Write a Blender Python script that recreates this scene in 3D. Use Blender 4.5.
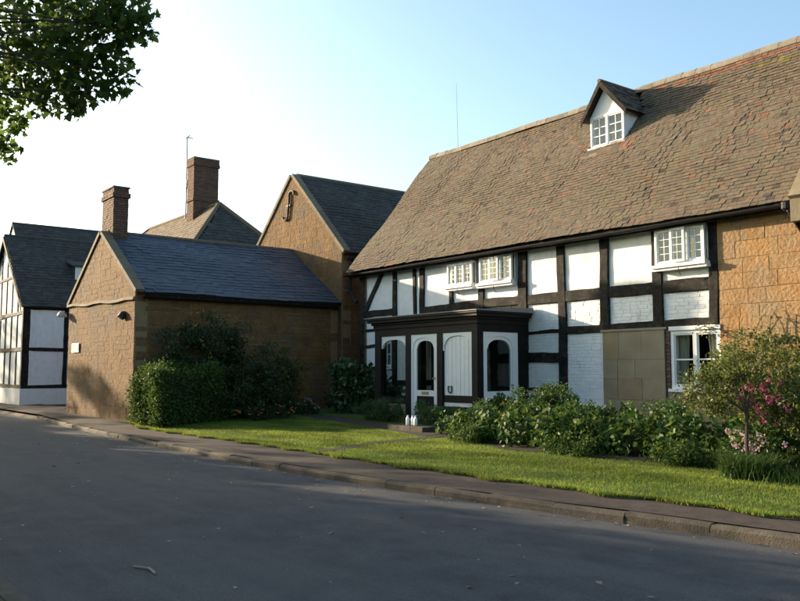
import bpy, math, random
import numpy as np
from mathutils import Vector, Matrix
random.seed(7); rng = np.random.default_rng(7)
for o in list(bpy.data.objects): bpy.data.objects.remove(o)
scene = bpy.context.scene; COL = scene.collection
R = math.radians

# ---------------------------------------------------------------- camera
CAM = Vector((0, -14.4, 1.6)); YAW = R(52.7); F_PX = 833.0
PITCH = math.atan((372 - 300.5) / F_PX)
cam = bpy.data.cameras.new('camera'); cam.sensor_width = 36; cam.lens = 36 * F_PX / 800
cam.clip_start = 0.05; cam.clip_end = 2000
cobj = bpy.data.objects.new('camera', cam); COL.objects.link(cobj); cobj.location = CAM
FW = Vector((-math.sin(YAW) * math.cos(PITCH), math.cos(YAW) * math.cos(PITCH), math.sin(PITCH)))
cobj.rotation_euler = FW.to_track_quat('-Z', 'Y').to_euler()
scene.camera = cobj
RT = Vector((math.cos(YAW), math.sin(YAW), 0)); UP = RT.cross(FW)
def at_depth(px, py, d):                       # pixel of the 800 px photograph and a depth in metres -> point
    return CAM + d * (FW + RT * ((px - 400) / F_PX) - UP * ((py - 300.5) / F_PX))

# ---------------------------------------------------------------- light
SUN_EL, SUN_AZ = R(13.6), R(20.2)              # light travels towards +x, turned 21 deg towards +y
sdir = Vector((math.cos(SUN_AZ) * math.cos(SUN_EL), math.sin(SUN_AZ) * math.cos(SUN_EL), -math.sin(SUN_EL)))
world = bpy.data.worlds.new('World'); scene.world = world; world.use_nodes = True
wn = world.node_tree; bg = wn.nodes['Background']
sky = wn.nodes.new('ShaderNodeTexSky'); sky.sky_type = 'NISHITA'; sky.sun_disc = False
sky.sun_elevation = SUN_EL; sky.sun_rotation = math.atan2(-sdir.x, -sdir.y)
sky.air_density = 1.0; sky.dust_density = 2.6; sky.ozone_density = 1.0
tn = wn.nodes.new('ShaderNodeMix'); tn.data_type = 'RGBA'; tn.blend_type = 'MULTIPLY'; tn.inputs[0].default_value = 1
tn.inputs[7].default_value = (1.0, 1.13, 1.17, 1)     # the camera's slightly cyan white balance
wn.links.new(sky.outputs[0], tn.inputs[6]); wn.links.new(tn.outputs[2], bg.inputs[0]); bg.inputs[1].default_value = 0.12
sun = bpy.data.lights.new('sun', 'SUN'); sun.energy = 5.0; sun.angle = R(0.53); sun.color = (1.0, 0.81, 0.57)
sobj = bpy.data.objects.new('sun', sun); COL.objects.link(sobj)
sobj.rotation_euler = sdir.to_track_quat('-Z', 'Y').to_euler(); sobj.location = (-40, -30, 30)
vs = scene.view_settings; vs.view_transform = 'Standard'; vs.look = 'None'; vs.exposure = 1.42; vs.gamma = 1
vs.use_curve_mapping = False

# ---------------------------------------------------------------- materials
def _nodes(name):
    m = bpy.data.materials.new(name); m.use_nodes = True
    return m, m.node_tree.nodes, m.node_tree.links, m.node_tree.nodes['Principled BSDF']
def ramp(N, cols, pos=None):
    r = N.new('ShaderNodeValToRGB'); e = r.color_ramp.elements
    while len(e) < len(cols): e.new(0.5)
    for i, c in enumerate(cols):
        e[i].position = pos[i] if pos else i / max(1, len(cols) - 1)
        e[i].color = (*c, 1)
    return r
def island_rnd(N, L):
    g = N.new('ShaderNodeNewGeometry'); o = N.new('ShaderNodeObjectInfo')
    a = N.new('ShaderNodeMath'); a.operation = 'ADD'
    L.new(g.outputs['Random Per Island'], a.inputs[0]); L.new(o.outputs['Random'], a.inputs[1])
    f = N.new('ShaderNodeMath'); f.operation = 'FRACT'; L.new(a.outputs[0], f.inputs[0])
    return f.outputs[0]
def mat(name, cols, scale=3.0, rough=0.85, bump=0.0, bscale=30.0, tint=0.0, piece_cols=None, piece_mix=0.6,
        spec=0.25, patch=None, patch_scale=0.6, patch_pos=(0.52, 0.66), stretch=(1, 1, 1), bdist=0.01, speckle=0.0, sscale=160.0, pstretch=(1, 1, 1)):
    m, N, L, P = _nodes(name)
    g = N.new('ShaderNodeNewGeometry'); mp = N.new('ShaderNodeMapping')
    mp.inputs['Scale'].default_value = stretch; L.new(g.outputs['Position'], mp.inputs[0])
    n = N.new('ShaderNodeTexNoise'); n.inputs['Scale'].default_value = scale; n.inputs['Detail'].default_value = 8
    n.inputs['Roughness'].default_value = 0.65; L.new(mp.outputs[0], n.inputs[0])
    rp = ramp(N, cols, [0.28 + 0.44 * i / max(1, len(cols) - 1) for i in range(len(cols))])
    L.new(n.outputs[0], rp.inputs[0]); out = rp.outputs[0]
    if piece_cols:
        pr = ramp(N, piece_cols); pr.color_ramp.interpolation = 'LINEAR'
        L.new(island_rnd(N, L), pr.inputs[0])
        mx = N.new('ShaderNodeMix'); mx.data_type = 'RGBA'; mx.inputs[0].default_value = piece_mix
        L.new(out, mx.inputs[6]); L.new(pr.outputs[0], mx.inputs[7]); out = mx.outputs[2]
    if tint:
        ir = island_rnd(N, L); mr = N.new('ShaderNodeMapRange')
        mr.inputs[3].default_value = 1 - tint; mr.inputs[4].default_value = 1 + tint; L.new(ir, mr.inputs[0])
        h = N.new('ShaderNodeHueSaturation'); L.new(mr.outputs[0], h.inputs['Value']); L.new(out, h.inputs['Color']); out = h.outputs[0]
    if patch:
        n2 = N.new('ShaderNodeTexNoise'); n2.inputs['Scale'].default_value = patch_scale; n2.inputs['Detail'].default_value = 6
        n2.inputs['Roughness'].default_value = 0.7
        mp2 = N.new('ShaderNodeMapping'); mp2.inputs['Scale'].default_value = pstretch; L.new(g.outputs['Position'], mp2.inputs[0])
        L.new(mp2.outputs[0], n2.inputs[0]); mr = N.new('ShaderNodeMapRange')
        mr.inputs[1].default_value, mr.inputs[2].default_value = patch_pos; L.new(n2.outputs[0], mr.inputs[0])
        mx = N.new('ShaderNodeMix'); mx.data_type = 'RGBA'; L.new(mr.outputs[0], mx.inputs[0])
        L.new(out, mx.inputs[6]); mx.inputs[7].default_value = (*patch, 1); out = mx.outputs[2]
    if speckle:
        n4 = N.new('ShaderNodeTexNoise'); n4.inputs['Scale'].default_value = sscale; n4.inputs['Detail'].default_value = 3; n4.inputs['Roughness'].default_value = .8
        L.new(g.outputs['Position'], n4.inputs[0]); mr = N.new('ShaderNodeMapRange')
        mr.inputs[1].default_value, mr.inputs[2].default_value = .32, .68; mr.inputs[3].default_value = 1 - speckle; mr.inputs[4].default_value = 1 + speckle
        L.new(n4.outputs[0], mr.inputs[0]); h = N.new('ShaderNodeHueSaturation'); L.new(mr.outputs[0], h.inputs['Value']); L.new(out, h.inputs['Color']); out = h.outputs[0]
    L.new(out, P.inputs['Base Color']); P.inputs['Roughness'].default_value = rough
    P.inputs['Specular IOR Level'].default_value = spec
    if bump:
        b = N.new('ShaderNodeBump'); b.inputs['Strength'].default_value = bump; b.inputs['Distance'].default_value = bdist
        n3 = N.new('ShaderNodeTexNoise'); n3.inputs['Scale'].default_value = bscale; n3.inputs['Detail'].default_value = 6
        L.new(mp.outputs[0], n3.inputs[0]); L.new(n3.outputs[0], b.inputs['Height']); L.new(b.outputs[0], P.inputs['Normal'])
    return m
def leaf_mat(name, cols, trans=0.35, rough=0.5, spec=0.35):
    m, N, L, P = _nodes(name)
    rp = ramp(N, cols); L.new(island_rnd(N, L), rp.inputs[0])
    L.new(rp.outputs[0], P.inputs['Base Color']); P.inputs['Roughness'].default_value = rough
    P.inputs['Specular IOR Level'].default_value = spec
    t = N.new('ShaderNodeBsdfTranslucent'); h = N.new('ShaderNodeHueSaturation'); h.inputs['Value'].default_value = 1.3
    h.inputs['Hue'].default_value = 0.485
    L.new(rp.outputs[0], h.inputs['Color']); L.new(h.outputs[0], t.inputs[0])
    mx = N.new('ShaderNodeMixShader'); mx.inputs[0].default_value = trans
    L.new(P.outputs[0], mx.inputs[1]); L.new(t.outputs[0], mx.inputs[2])
    L.new(mx.outputs[0], N['Material Output'].inputs[0]); return m
def glass_mat(name, tintc=(0.9, 0.93, 0.92), wob=0.15):
    m, N, L, P = _nodes(name); N.remove(P)
    tr = N.new('ShaderNodeBsdfTransparent'); tr.inputs[0].default_value = (*tintc, 1)
    gl = N.new('ShaderNodeBsdfGlossy'); gl.inputs['Roughness'].default_value = 0.03
    g = N.new('ShaderNodeNewGeometry'); dt = N.new('ShaderNodeVectorMath'); dt.operation = 'DOT_PRODUCT'
    L.new(g.outputs['Normal'], dt.inputs[0]); L.new(g.outputs['Incoming'], dt.inputs[1])
    def mth(op, a, b=None):
        q = N.new('ShaderNodeMath'); q.operation = op
        for i, x in enumerate((a, b)):
            if x is None: continue
            if isinstance(x, (int, float)): q.inputs[i].default_value = x
            else: L.new(x, q.inputs[i])
        return q
    fr = mth('MULTIPLY_ADD', mth('POWER', mth('SUBTRACT', 1.0, mth('ABSOLUTE', dt.outputs['Value']).outputs[0]).outputs[0], 5.0).outputs[0], .92); fr.inputs[2].default_value = .05
    pass; n = N.new('ShaderNodeTexNoise'); n.inputs['Scale'].default_value = 5
    b = N.new('ShaderNodeBump'); b.inputs['Strength'].default_value = wob; b.inputs['Distance'].default_value = 0.02
    L.new(g.outputs['Position'], n.inputs[0]); L.new(n.outputs[0], b.inputs['Height'])
    L.new(b.outputs[0], gl.inputs['Normal'])
    mx = N.new('ShaderNodeMixShader'); L.new(fr.outputs[0], mx.inputs[0]); L.new(tr.outputs[0], mx.inputs[1]); L.new(gl.outputs[0], mx.inputs[2])
    L.new(mx.outputs[0], N['Material Output'].inputs[0]); return m

T = {}
T['asphalt'] = mat('asphalt', [(.036, .037, .042), (.054, .055, .060), (.075, .075, .078)], 2.2, .9, .9, 110, patch=(.076, .075, .075), patch_scale=.9, patch_pos=(.46, .66), bdist=.010, speckle=.45, sscale=75, pstretch=(.12, 1, 1))
T['pavement'] = mat('pavement', [(.032, .023, .020), (.053, .039, .032), (.074, .055, .045)], 5, .95, .8, 70, speckle=.35, sscale=70, patch=(.08, .06, .042), patch_scale=.8)
T['kerb'] = mat('kerb_concrete', [(.048, .040, .033), (.078, .064, .050), (.11, .09, .07)], 6, .9, .7, 60, tint=.18, speckle=.2, patch=(.05, .048, .03), patch_scale=2.5)
T['soil'] = mat('soil', [(.014, .011, .008), (.03, .023, .016)], 8, .95, .8, 25)
T['verge'] = mat('verge_grass', [(.03, .05, .015), (.06, .085, .025), (.09, .10, .035)], 4, .95, .6, 40)
T['lawn'] = mat('lawn_turf', [(.035, .07, .012), (.055, .095, .016), (.085, .115, .022)], 3, .95, .6, 60)
T['path'] = mat('gravel_path', [(.025, .022, .018), (.05, .042, .034)], 12, .95, .8, 60)
T['plaster'] = mat('white_limewash', [(.70, .69, .66), (.79, .78, .75), (.82, .81, .78)], 5, .85, .35, 14, patch=(.52, .49, .43), patch_scale=4.0, patch_pos=(.56, .82), pstretch=(1, 1, .22))
T['wbrick'] = mat('white_painted_brick', [(.68, .67, .64), (.78, .77, .74), (.81, .80, .77)], 7, .8, .35, 30, tint=.04, patch=(.46, .43, .37), patch_scale=4.5, patch_pos=(.57, .8), pstretch=(1, 1, .3))
T['timber'] = mat('black_tarred_timber', [(.006, .0055, .005), (.016, .014, .012), (.05, .043, .036)], 9, .8, .8, 26, patch=(.075, .06, .045), patch_scale=3.5, patch_pos=(.55, .78), spec=.15)
T['black'] = mat('black_paint', [(.006, .006, .007), (.013, .013, .014)], 6, .5, .15, 20)
T['porchblack'] = mat('black_porch_timber', [(.005, .005, .005), (.010, .009, .009), (.016, .014, .013)], 7, .6, .3, 22, spec=.15)
T['white'] = mat('white_gloss_paint', [(.72, .72, .70), (.80, .80, .78)], 4, .45, .1, 30)
T['lead'] = mat('lead_sheet', [(.14, .145, .15), (.22, .22, .22)], 5, .6, .2, 15)
T['tile'] = mat('brown_clay_tile', [(.050, .037, .026), (.105, .078, .052), (.16, .122, .082)], 7, .92, .9, 45,
    piece_cols=[(.060, .042, .030), (.135, .090, .058), (.09, .078, .056), (.165, .12, .078), (.13, .078, .055), (.088, .085, .058), (.165, .10, .066), (.08, .065, .052), (.15, .125, .095), (.075, .055, .042)], piece_mix=.62, speckle=.25, sscale=30,
    patch=(.12, .105, .06), patch_scale=1.3, patch_pos=(.50, .72))
T['tile_orange'] = mat('orange_clay_tile', [(.13, .066, .042), (.21, .092, .052)], 8, .9, .6, 40, tint=.3)
T['tile_dark'] = mat('dark_old_tile', [(.035, .028, .024), (.06, .048, .04)], 8, .9, .4, 40, tint=.3)
T['moss'] = mat('mossy_tile', [(.10, .085, .03), (.155, .125, .035)], 9, .95, .9, 60, tint=.2)
T['ridge'] = mat('ridge_stone', [(.13, .11, .085), (.20, .17, .13), (.25, .21, .16)], 7, .92, .4, 40, tint=.2)
T['stoneslate'] = mat('dark_stone_slate', [(.030, .030, .028), (.055, .052, .046), (.085, .078, .066)], 5, .92, .4, 30, piece_cols=[(.03, .03, .03), (.06, .055, .05), (.045, .042, .036), (.09, .08, .065), (.05, .05, .05)], piece_mix=.5)
T['slate'] = mat('blue_slate', [(.034, .044, .060), (.052, .064, .084), (.072, .082, .10)], 6, .6, .25, 30, piece_cols=[(.03, .04, .055), (.065, .08, .105), (.046, .056, .074), (.085, .092, .11), (.04, .045, .05)], piece_mix=.6, spec=.35)
T['suntile'] = mat('sunlit_brown_tile', [(.10, .075, .05), (.17, .125, .085)], 6, .92, .4, 30, piece_cols=[(.09, .06, .04), (.20, .14, .09), (.13, .10, .07), (.23, .17, .12)], piece_mix=.6)  # tone of the sunlit front slope put into the tile colour
T['ashlar'] = mat('golden_ashlar_stone', [(.15, .082, .036), (.28, .155, .062), (.37, .235, .11)], 3.4, .94, 1.0, 16, piece_cols=[(.28, .135, .05), (.33, .19, .078), (.22, .13, .06), (.35, .225, .11), (.26, .165, .09)], piece_mix=.5, patch=(.24, .185, .12), patch_scale=.9, patch_pos=(.45, .68), bdist=.02, speckle=.22, sscale=22)
T['greystone'] = mat('weathered_stone', [(.19, .155, .10), (.27, .21, .13), (.33, .28, .19)], 3, .92, .7, 24, piece_cols=[(.22, .175, .11), (.28, .195, .095), (.25, .22, .165), (.32, .26, .16)], piece_mix=.5, patch=(.22, .175, .11), patch_scale=1.6, patch_pos=(.5, .75))
T['rubble'] = mat('golden_rubble_stone', [(.065, .038, .018), (.145, .079, .030), (.22, .128, .050)], 2.4, .94, 1.0, 14, piece_cols=[(.135, .066, .023), (.19, .10, .036), (.14, .088, .042), (.20, .12, .05), (.105, .062, .033)], piece_mix=.36, patch=(.10, .077, .055), patch_scale=.9, patch_pos=(.50, .70), bdist=.025, speckle=.25, sscale=18)
T['mortar'] = mat('lime_mortar', [(.19, .125, .062), (.27, .19, .105)], 8, .95, .5, 50)
T['brick'] = mat('red_brown_brick', [(.10, .055, .038), (.15, .085, .058)], 9, .92, .5, 40, piece_cols=[(.12, .055, .036), (.17, .095, .062), (.09, .05, .036), (.19, .12, .08)], piece_mix=.6, patch=(.07, .058, .05), patch_scale=2.0, patch_pos=(.5, .75))
T['bmortar'] = mat('sooty_mortar', [(.10, .085, .07), (.15, .125, .10)], 10, .95, .4, 50)
T['coping'] = mat('coping_stone', [(.13, .105, .07), (.20, .16, .105)], 6, .92, .6, 40, tint=.15)
T['iron'] = mat('dark_iron', [(.02, .02, .022), (.045, .042, .04)], 10, .6, .2, 40)
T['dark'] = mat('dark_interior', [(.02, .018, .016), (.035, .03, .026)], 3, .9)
T['floorin'] = mat('interior_floor', [(.06, .045, .03), (.09, .07, .05)], 3, .8)
T['curtain'] = mat('cream_curtain', [(.52, .45, .34), (.62, .55, .43)], 5, .9, .3, 30)
T['net'] = mat('net_curtain', [(.09, .085, .06), (.16, .15, .11)], 5, .9)
T['glass'] = glass_mat('window_glass')
T['bark'] = mat('bark', [(.035, .028, .02), (.075, .06, .045)], 7, .95, .9, 18, stretch=(1, 1, .3))
T['stem'] = mat('green_stem', [(.06, .06, .03), (.09, .08, .04)], 8, .9)
T['milk'] = mat('milk_bottle_white', [(.78, .80, .80), (.82, .84, .84)], 4, .25, spec=.5)
T['foil'] = mat('bottle_cap', [(.60, .64, .66), (.7, .72, .74)], 4, .35)
T['brass'] = mat('brass', [(.30, .22, .08), (.42, .32, .12)], 8, .4)
T['alu'] = mat('aerial_metal', [(.25, .25, .26), (.34, .34, .35)], 8, .5)
T['lamp'] = mat('lamp_housing', [(.45, .44, .42), (.55, .54, .52)], 6, .5)
T['leaf_syc'] = leaf_mat('sycamore_leaf', [(.030, .062, .012), (.048, .09, .017), (.07, .115, .022), (.04, .075, .014)], .45, .55, .2)
T['leaf_hedge'] = leaf_mat('privet_leaf', [(.035, .075, .014), (.06, .11, .022), (.045, .085, .016), (.085, .135, .03)], .3, .6, .15)
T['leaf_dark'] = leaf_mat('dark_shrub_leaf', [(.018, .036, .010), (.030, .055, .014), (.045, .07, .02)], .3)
T['leaf_gold'] = leaf_mat('golden_shrub_leaf', [(.035, .055, .012), (.07, .085, .018), (.05, .07, .015), (.13, .12, .02)], .35)
T['leaf_ivy'] = leaf_mat('ivy_leaf', [(.022, .055, .016), (.04, .085, .022), (.03, .07, .02)], .2, .4, .45)
T['leaf_bed'] = leaf_mat('broad_leaf', [(.016, .045, .008), (.03, .072, .011), (.05, .10, .016), (.095, .135, .024), (.025, .06, .010)], .28, .55, .2)
T['leaf_small'] = leaf_mat('small_leaf', [(.025, .06, .012), (.045, .095, .02), (.06, .11, .025)], .35)
T['leaf_rose'] = leaf_mat('rose_leaf', [(.05, .08, .016), (.09, .12, .025), (.13, .14, .03), (.07, .09, .02)], .4)
T['grass'] = leaf_mat('grass_blade', [(.045, .095, .012), (.09, .14, .018), (.15, .18, .028), (.065, .11, .014), (.19, .18, .05)], .45, .6, .15)
_n, _l = T['grass'].node_tree.nodes, T['grass'].node_tree.links
_g = _n.new('ShaderNodeNewGeometry'); _m = _n.new('ShaderNodeMapping'); _m.inputs['Scale'].default_value = (.5, 1.6, 1); _l.new(_g.outputs['Position'], _m.inputs[0])
_t = _n.new('ShaderNodeTexNoise'); _t.inputs['Scale'].default_value = 1.6; _t.inputs['Detail'].default_value = 5; _l.new(_m.outputs[0], _t.inputs[0])
_r = _n.new('ShaderNodeMapRange'); _r.inputs[1].default_value, _r.inputs[2].default_value, _r.inputs[3].default_value, _r.inputs[4].default_value = .34, .66, .85, 1.75; _l.new(_t.outputs[0], _r.inputs[0])  # stretched noise lightens and darkens blades like strips of sun and shade
_rp = [n for n in _n if n.type == 'VALTORGB'][0]; _h = _n.new('ShaderNodeHueSaturation'); _l.new(_r.outputs[0], _h.inputs['Value']); _l.new(_rp.outputs[0], _h.inputs['Color'])
_l.new(_h.outputs[0], _n['Principled BSDF'].inputs['Base Color']); _l.new(_h.outputs[0], [n for n in _n if n.type == 'HUE_SAT' and n is not _h][0].inputs['Color'])
T['pink'] = leaf_mat('pink_petal', [(.24, .045, .075), (.33, .08, .12), (.19, .035, .055)], .2)
T['palepink'] = leaf_mat('pale_pink_petal', [(.42, .28, .29), (.52, .40, .39)], .3)
T['yellow'] = leaf_mat('yellow_petal', [(.36, .25, .04), (.42, .32, .08)], .3)
T['orange'] = leaf_mat('orange_petal', [(.6, .22, .03), (.65, .28, .05)], .3)
T['litter'] = leaf_mat('fallen_leaf', [(.20, .15, .09), (.30, .25, .18), (.12, .08, .05)], .1)

# ---------------------------------------------------------------- mesh helpers
class MB:
    def __init__(s): s.v = []; s.f = []; s.m = []
    def add(s, vs, fs, mi=0):
        b = len(s.v); s.v += [tuple(p) for p in vs]; s.f += [tuple(b + i for i in f) for f in fs]; s.m += [mi] * len(fs)
    def hexa(s, p, mi=0):                        # p: 4 bottom (ccw from above), 4 top
        s.add(p, [(3, 2, 1, 0), (4, 5, 6, 7), (0, 1, 5, 4), (1, 2, 6, 5), (2, 3, 7, 6), (3, 0, 4, 7)], mi)
    def box(s, x0, x1, y0, y1, z0, z1, mi=0):
        s.hexa([(x0, y0, z0), (x1, y0, z0), (x1, y1, z0), (x0, y1, z0), (x0, y0, z1), (x1, y0, z1), (x1, y1, z1), (x0, y1, z1)], mi)
    def prism(s, poly, a, b, mi=0):              # poly of points, swept by vector from offset a to b (vectors)
        n = len(poly); P = [Vector(p) + Vector(a) for p in poly] + [Vector(p) + Vector(b) for p in poly]
        s.add(P, [tuple(range(n))[::-1], tuple(range(n, 2 * n))] + [(i, (i + 1) % n, n + (i + 1) % n, n + i) for i in range(n)], mi)
    def tube(s, pts, r, k=6, mi=0, caps=True):
        pts = [Vector(p) for p in pts]; rs = r if isinstance(r, (list, tuple)) else [r] * len(pts); rings = []
        for i, p in enumerate(pts):
            d = (pts[min(i + 1, len(pts) - 1)] - pts[max(i - 1, 0)]).normalized()
            a = d.orthogonal().normalized() if i == 0 else (rings[-1][1] - d * rings[-1][1].dot(d)).normalized()
            rings.append((p, a, d.cross(a)))
        V = []
        for (p, a, b), rr in zip(rings, rs):
            V += [p + rr * (math.cos(2 * math.pi * j / k) * a + math.sin(2 * math.pi * j / k) * b) for j in range(k)]
        Fc = [(i * k + j, i * k + (j + 1) % k, (i + 1) * k + (j + 1) % k, (i + 1) * k + j) for i in range(len(pts) - 1) for j in range(k)]
        if caps: Fc += [tuple(range(k))[::-1], tuple(range((len(pts) - 1) * k, len(pts) * k))]
        s.add(V, Fc, mi)
    def lathe(s, c, prof, k=14, mi=0):
        V = []
        for r, z in prof: V += [(c[0] + r * math.cos(2 * math.pi * j / k), c[1] + r * math.sin(2 * math.pi * j / k), c[2] + z) for j in range(k)]
        Fc = [(i * k + j, i * k + (j + 1) % k, (i + 1) * k + (j + 1) % k, (i + 1) * k + j) for i in range(len(prof) - 1) for j in range(k)]
        Fc += [tuple(range(k))[::-1], tuple(range((len(prof) - 1) * k, len(prof) * k))]
        s.add(V, Fc, mi)
    def build(s, name, mats, parent=None, smooth=False):
        me = bpy.data.meshes.new(name); me.from_pydata(s.v, [], s.f)
        for m in (mats if isinstance(mats, (list, tuple)) else [mats]): me.materials.append(T[m] if isinstance(m, str) else m)
        if any(s.m): me.polygons.foreach_set('material_index', s.m)
        if smooth: me.polygons.foreach_set('use_smooth', [True] * len(me.polygons))
        me.update(); return link(name, me, parent)
def link(name, me, parent=None):
    o = bpy.data.objects.new(name, me); COL.objects.link(o)
    if parent is not None:
        o.parent = parent
        if parent.type == 'EMPTY': o.location = -parent.location if parent.parent is None else (0, 0, 0)
    return o
# every thing's Empty stands at its base; children are given in world coordinates
def thing(name, label, cat, loc, group=None):
    o = bpy.data.objects.new(name, None); COL.objects.link(o); o.location = loc; o.empty_display_size = .2
    o['label'] = label; o['category'] = cat
    if group: o['group'] = group
    return o
def tag(o, label, cat, group=None):
    o['label'] = label; o['category'] = cat
    if group: o['group'] = group
    return o
def stuff(o, label=None, cat=None):
    o['kind'] = 'stuff'
    if label: o['label'] = label; o['category'] = cat
    return o
def struct(o, label=None):
    o['kind'] = 'structure'
    if label: o['label'] = label
    return o
def np_mesh(name, V, Fq, mats, parent=None, nper=4):
    me = bpy.data.meshes.new(name); V = np.asarray(V, np.float32).reshape(-1, 3); nf = len(Fq)
    me.vertices.add(len(V)); me.vertices.foreach_set('co', V.ravel())
    Fq = np.asarray(Fq, np.int32); me.loops.add(Fq.size); me.loops.foreach_set('vertex_index', Fq.ravel())
    me.polygons.add(nf); me.polygons.foreach_set('loop_start', np.arange(0, Fq.size, Fq.shape[1], dtype=np.int32))
    for m in (mats if isinstance(mats, (list, tuple)) else [mats]): me.materials.append(T[m])
    me.update(); me.validate(); return link(name, me, parent)

# walls are described in (u, z, d): u along the wall, z up, d outwards
class Plane:
    def __init__(s, origin, u, n): s.o = Vector(origin); s.u = Vector(u); s.n = Vector(n)
    def __call__(s, u, z, d=0): return s.o + s.u * u + s.n * d + Vector((0, 0, z))
    def slab(s, mb, u0, u1, z0, z1, d0, d1, mi=0):
        q = [s(u0, z0, d1), s(u1, z0, d1), s(u1, z0, d0), s(u0, z0, d0), s(u0, z1, d1), s(u1, z1, d1), s(u1, z1, d0), s(u0, z1, d0)]
        mb.hexa(q, mi)
FR = Plane((0, 0, 0), (1, 0, 0), (0, -1, 0))     # cottage front: u = x

def stone(mb, pl, q, d, c=.012, back=-.03, mi=0):
    """q: 4 (u,z) corners ccw; chamfered block of depth d"""
    cu = sum(p[0] for p in q) / 4; cz = sum(p[1] for p in q) / 4
    ins = []
    for u, z in q:
        du, dz = cu - u, cz - z
        ins.append((u + math.copysign(min(c, abs(du)), du), z + math.copysign(min(c, abs(dz)), dz)))
    P = [pl(u, z, back) for u, z in q] + [pl(u, z, d - c * .7) for u, z in q] + [pl(u, z, d) for u, z in ins]
    mb.add(P, [(8, 9, 10, 11)] + [(i, (i + 1) % 4, 4 + (i + 1) % 4, 4 + i) for i in range(4)] + [(4 + i, 4 + (i + 1) % 4, 8 + (i + 1) % 4, 8 + i) for i in range(4)], mi)
def courses(pl, bounds, z0, z1, ch, ln, d, gap=.012, jit=.012, holes=(), c=.012, rnd=None, wob=.006):
    """yield lists of block corner quads for a coursed wall; bounds(z) -> (u0,u1)"""
    rnd = rnd or random.Random(3); z = z0; out = []
    while z < z1 - .03:
        h = min(rnd.uniform(*ch), z1 - z)
        if z1 - (z + h) < ch[0] * .5: h = z1 - z
        a0, b0 = bounds(z + gap / 2); a1, b1 = bounds(z + h - gap / 2)
        lo, hi = min(a0, a1), max(b0, b1); u = lo; first = True
        while u < hi - .01:
            l = rnd.uniform(*ln) * (rnd.uniform(.4, 1) if first else 1); first = False
            if hi - (u + l) < ln[0] * .6: l = hi - u
            w = lambda: rnd.uniform(-wob, wob)
            q = [(u + gap / 2, z + gap / 2 + w()), (u + l - gap / 2, z + gap / 2 + w()), (u + l - gap / 2, z + h - gap / 2 + w()), (u + gap / 2, z + h - gap / 2 + w())]
            q = [(min(max(p[0], (a0, a0, a1, a1)[i]), (b0, b0, b1, b1)[i]), p[1]) for i, p in enumerate(q)]
            segs = [q]
            for (hu0, hu1, hz0, hz1) in holes:
                ns = []
                for s in segs:
                    if s[0][1] < hz1 and s[2][1] > hz0 and s[0][0] < hu1 and s[1][0] > hu0:
                        zc0, zc1 = s[0][1], s[2][1]
                        if zc0 < hz0 - .03: ns.append([s[0], s[1], (s[1][0], hz0), (s[0][0], hz0)])
                        if zc1 > hz1 + .03: ns.append([(s[0][0], hz1), (s[1][0], hz1), s[2], s[3]])
                        y0, y1 = max(zc0, hz0), min(zc1, hz1)
                        if s[0][0] < hu0 - .02: ns.append([(s[0][0], y0), (hu0, y0), (hu0, y1), (s[0][0], y1)])
                        if s[1][0] > hu1 + .02: ns.append([(hu1, y0), (s[1][0], y0), (s[1][0], y1), (hu1, y1)])
                    else: ns.append(s)
                segs = ns
            for s in segs:
                if (abs(s[1][0] - s[0][0]) + abs(s[2][0] - s[3][0])) > .06 and s[2][1] - s[0][1] > .015:
                    out.append((s, d + rnd.uniform(-jit, jit), c))
            u += l
        z += h
    return out
def wall_boxes(mb, pl, u0, u1, z0, z1, holes, d0, d1, mi=0):
    us = sorted({u0, u1, *[h[0] for h in holes], *[h[1] for h in holes]}); 
    for a, b in zip(us, us[1:]):
        hz = sorted([(h[2], h[3]) for h in holes if h[0] <= a + 1e-6 and h[1] >= b - 1e-6]); z = z0
        for c0, c1 in hz + [(z1, z1)]:
            if c0 > z + 1e-4: pl.slab(mb, a, b, z, c0, d0, d1, mi)
            z = c1
def beam(pl, a, b, w, d, parent, name='timber_beam', m='timber', seed=0, wob=.018, back=-.02):
    rnd = random.Random(seed + int(abs(a[0] * 971 + a[1] * 577 + b[0] * 131 + b[1] * 77)))
    A = Vector((a[0], a[1])); Bv = Vector((b[0], b[1])); L = (Bv - A).length; n = max(3, int(L / .22)); t = (Bv - A) / L; s = Vector((-t.y, t.x))
    ph = rnd.uniform(0, 6); o1 = o2 = 0; rows = []
    for i in range(n + 1):
        o1 = .7 * o1 + rnd.uniform(-wob, wob) * .6; o2 = .7 * o2 + rnd.uniform(-wob, wob) * .6
        bow = math.sin(ph + i / n * 3.0) * wob * .8; c = A + t * (L * i / n) + s * bow
        dd = d + rnd.uniform(-.004, .004); e = .012
        p0 = c + s * (w / 2 + o1); p1 = c - s * (w / 2 + o2)
        rows.append([pl(p0.x, p0.y, back), pl(p0.x, p0.y, dd - e), pl(*(p0 - s * e), dd), pl(*(p1 + s * e), dd), pl(p1.x, p1.y, dd - e), pl(p1.x, p1.y, back)])
    mb = MB(); V = [p for r in rows for p in r]; k = 6
    Fc = [(i * k + j, i * k + j + 1, (i + 1) * k + j + 1, (i + 1) * k + j) for i in range(n) for j in range(k - 1)]
    Fc += [tuple(range(k))[::-1], tuple(range(n * k, n * k + k))]
    mb.add(V, Fc); return mb.build(name, m, parent)
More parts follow.
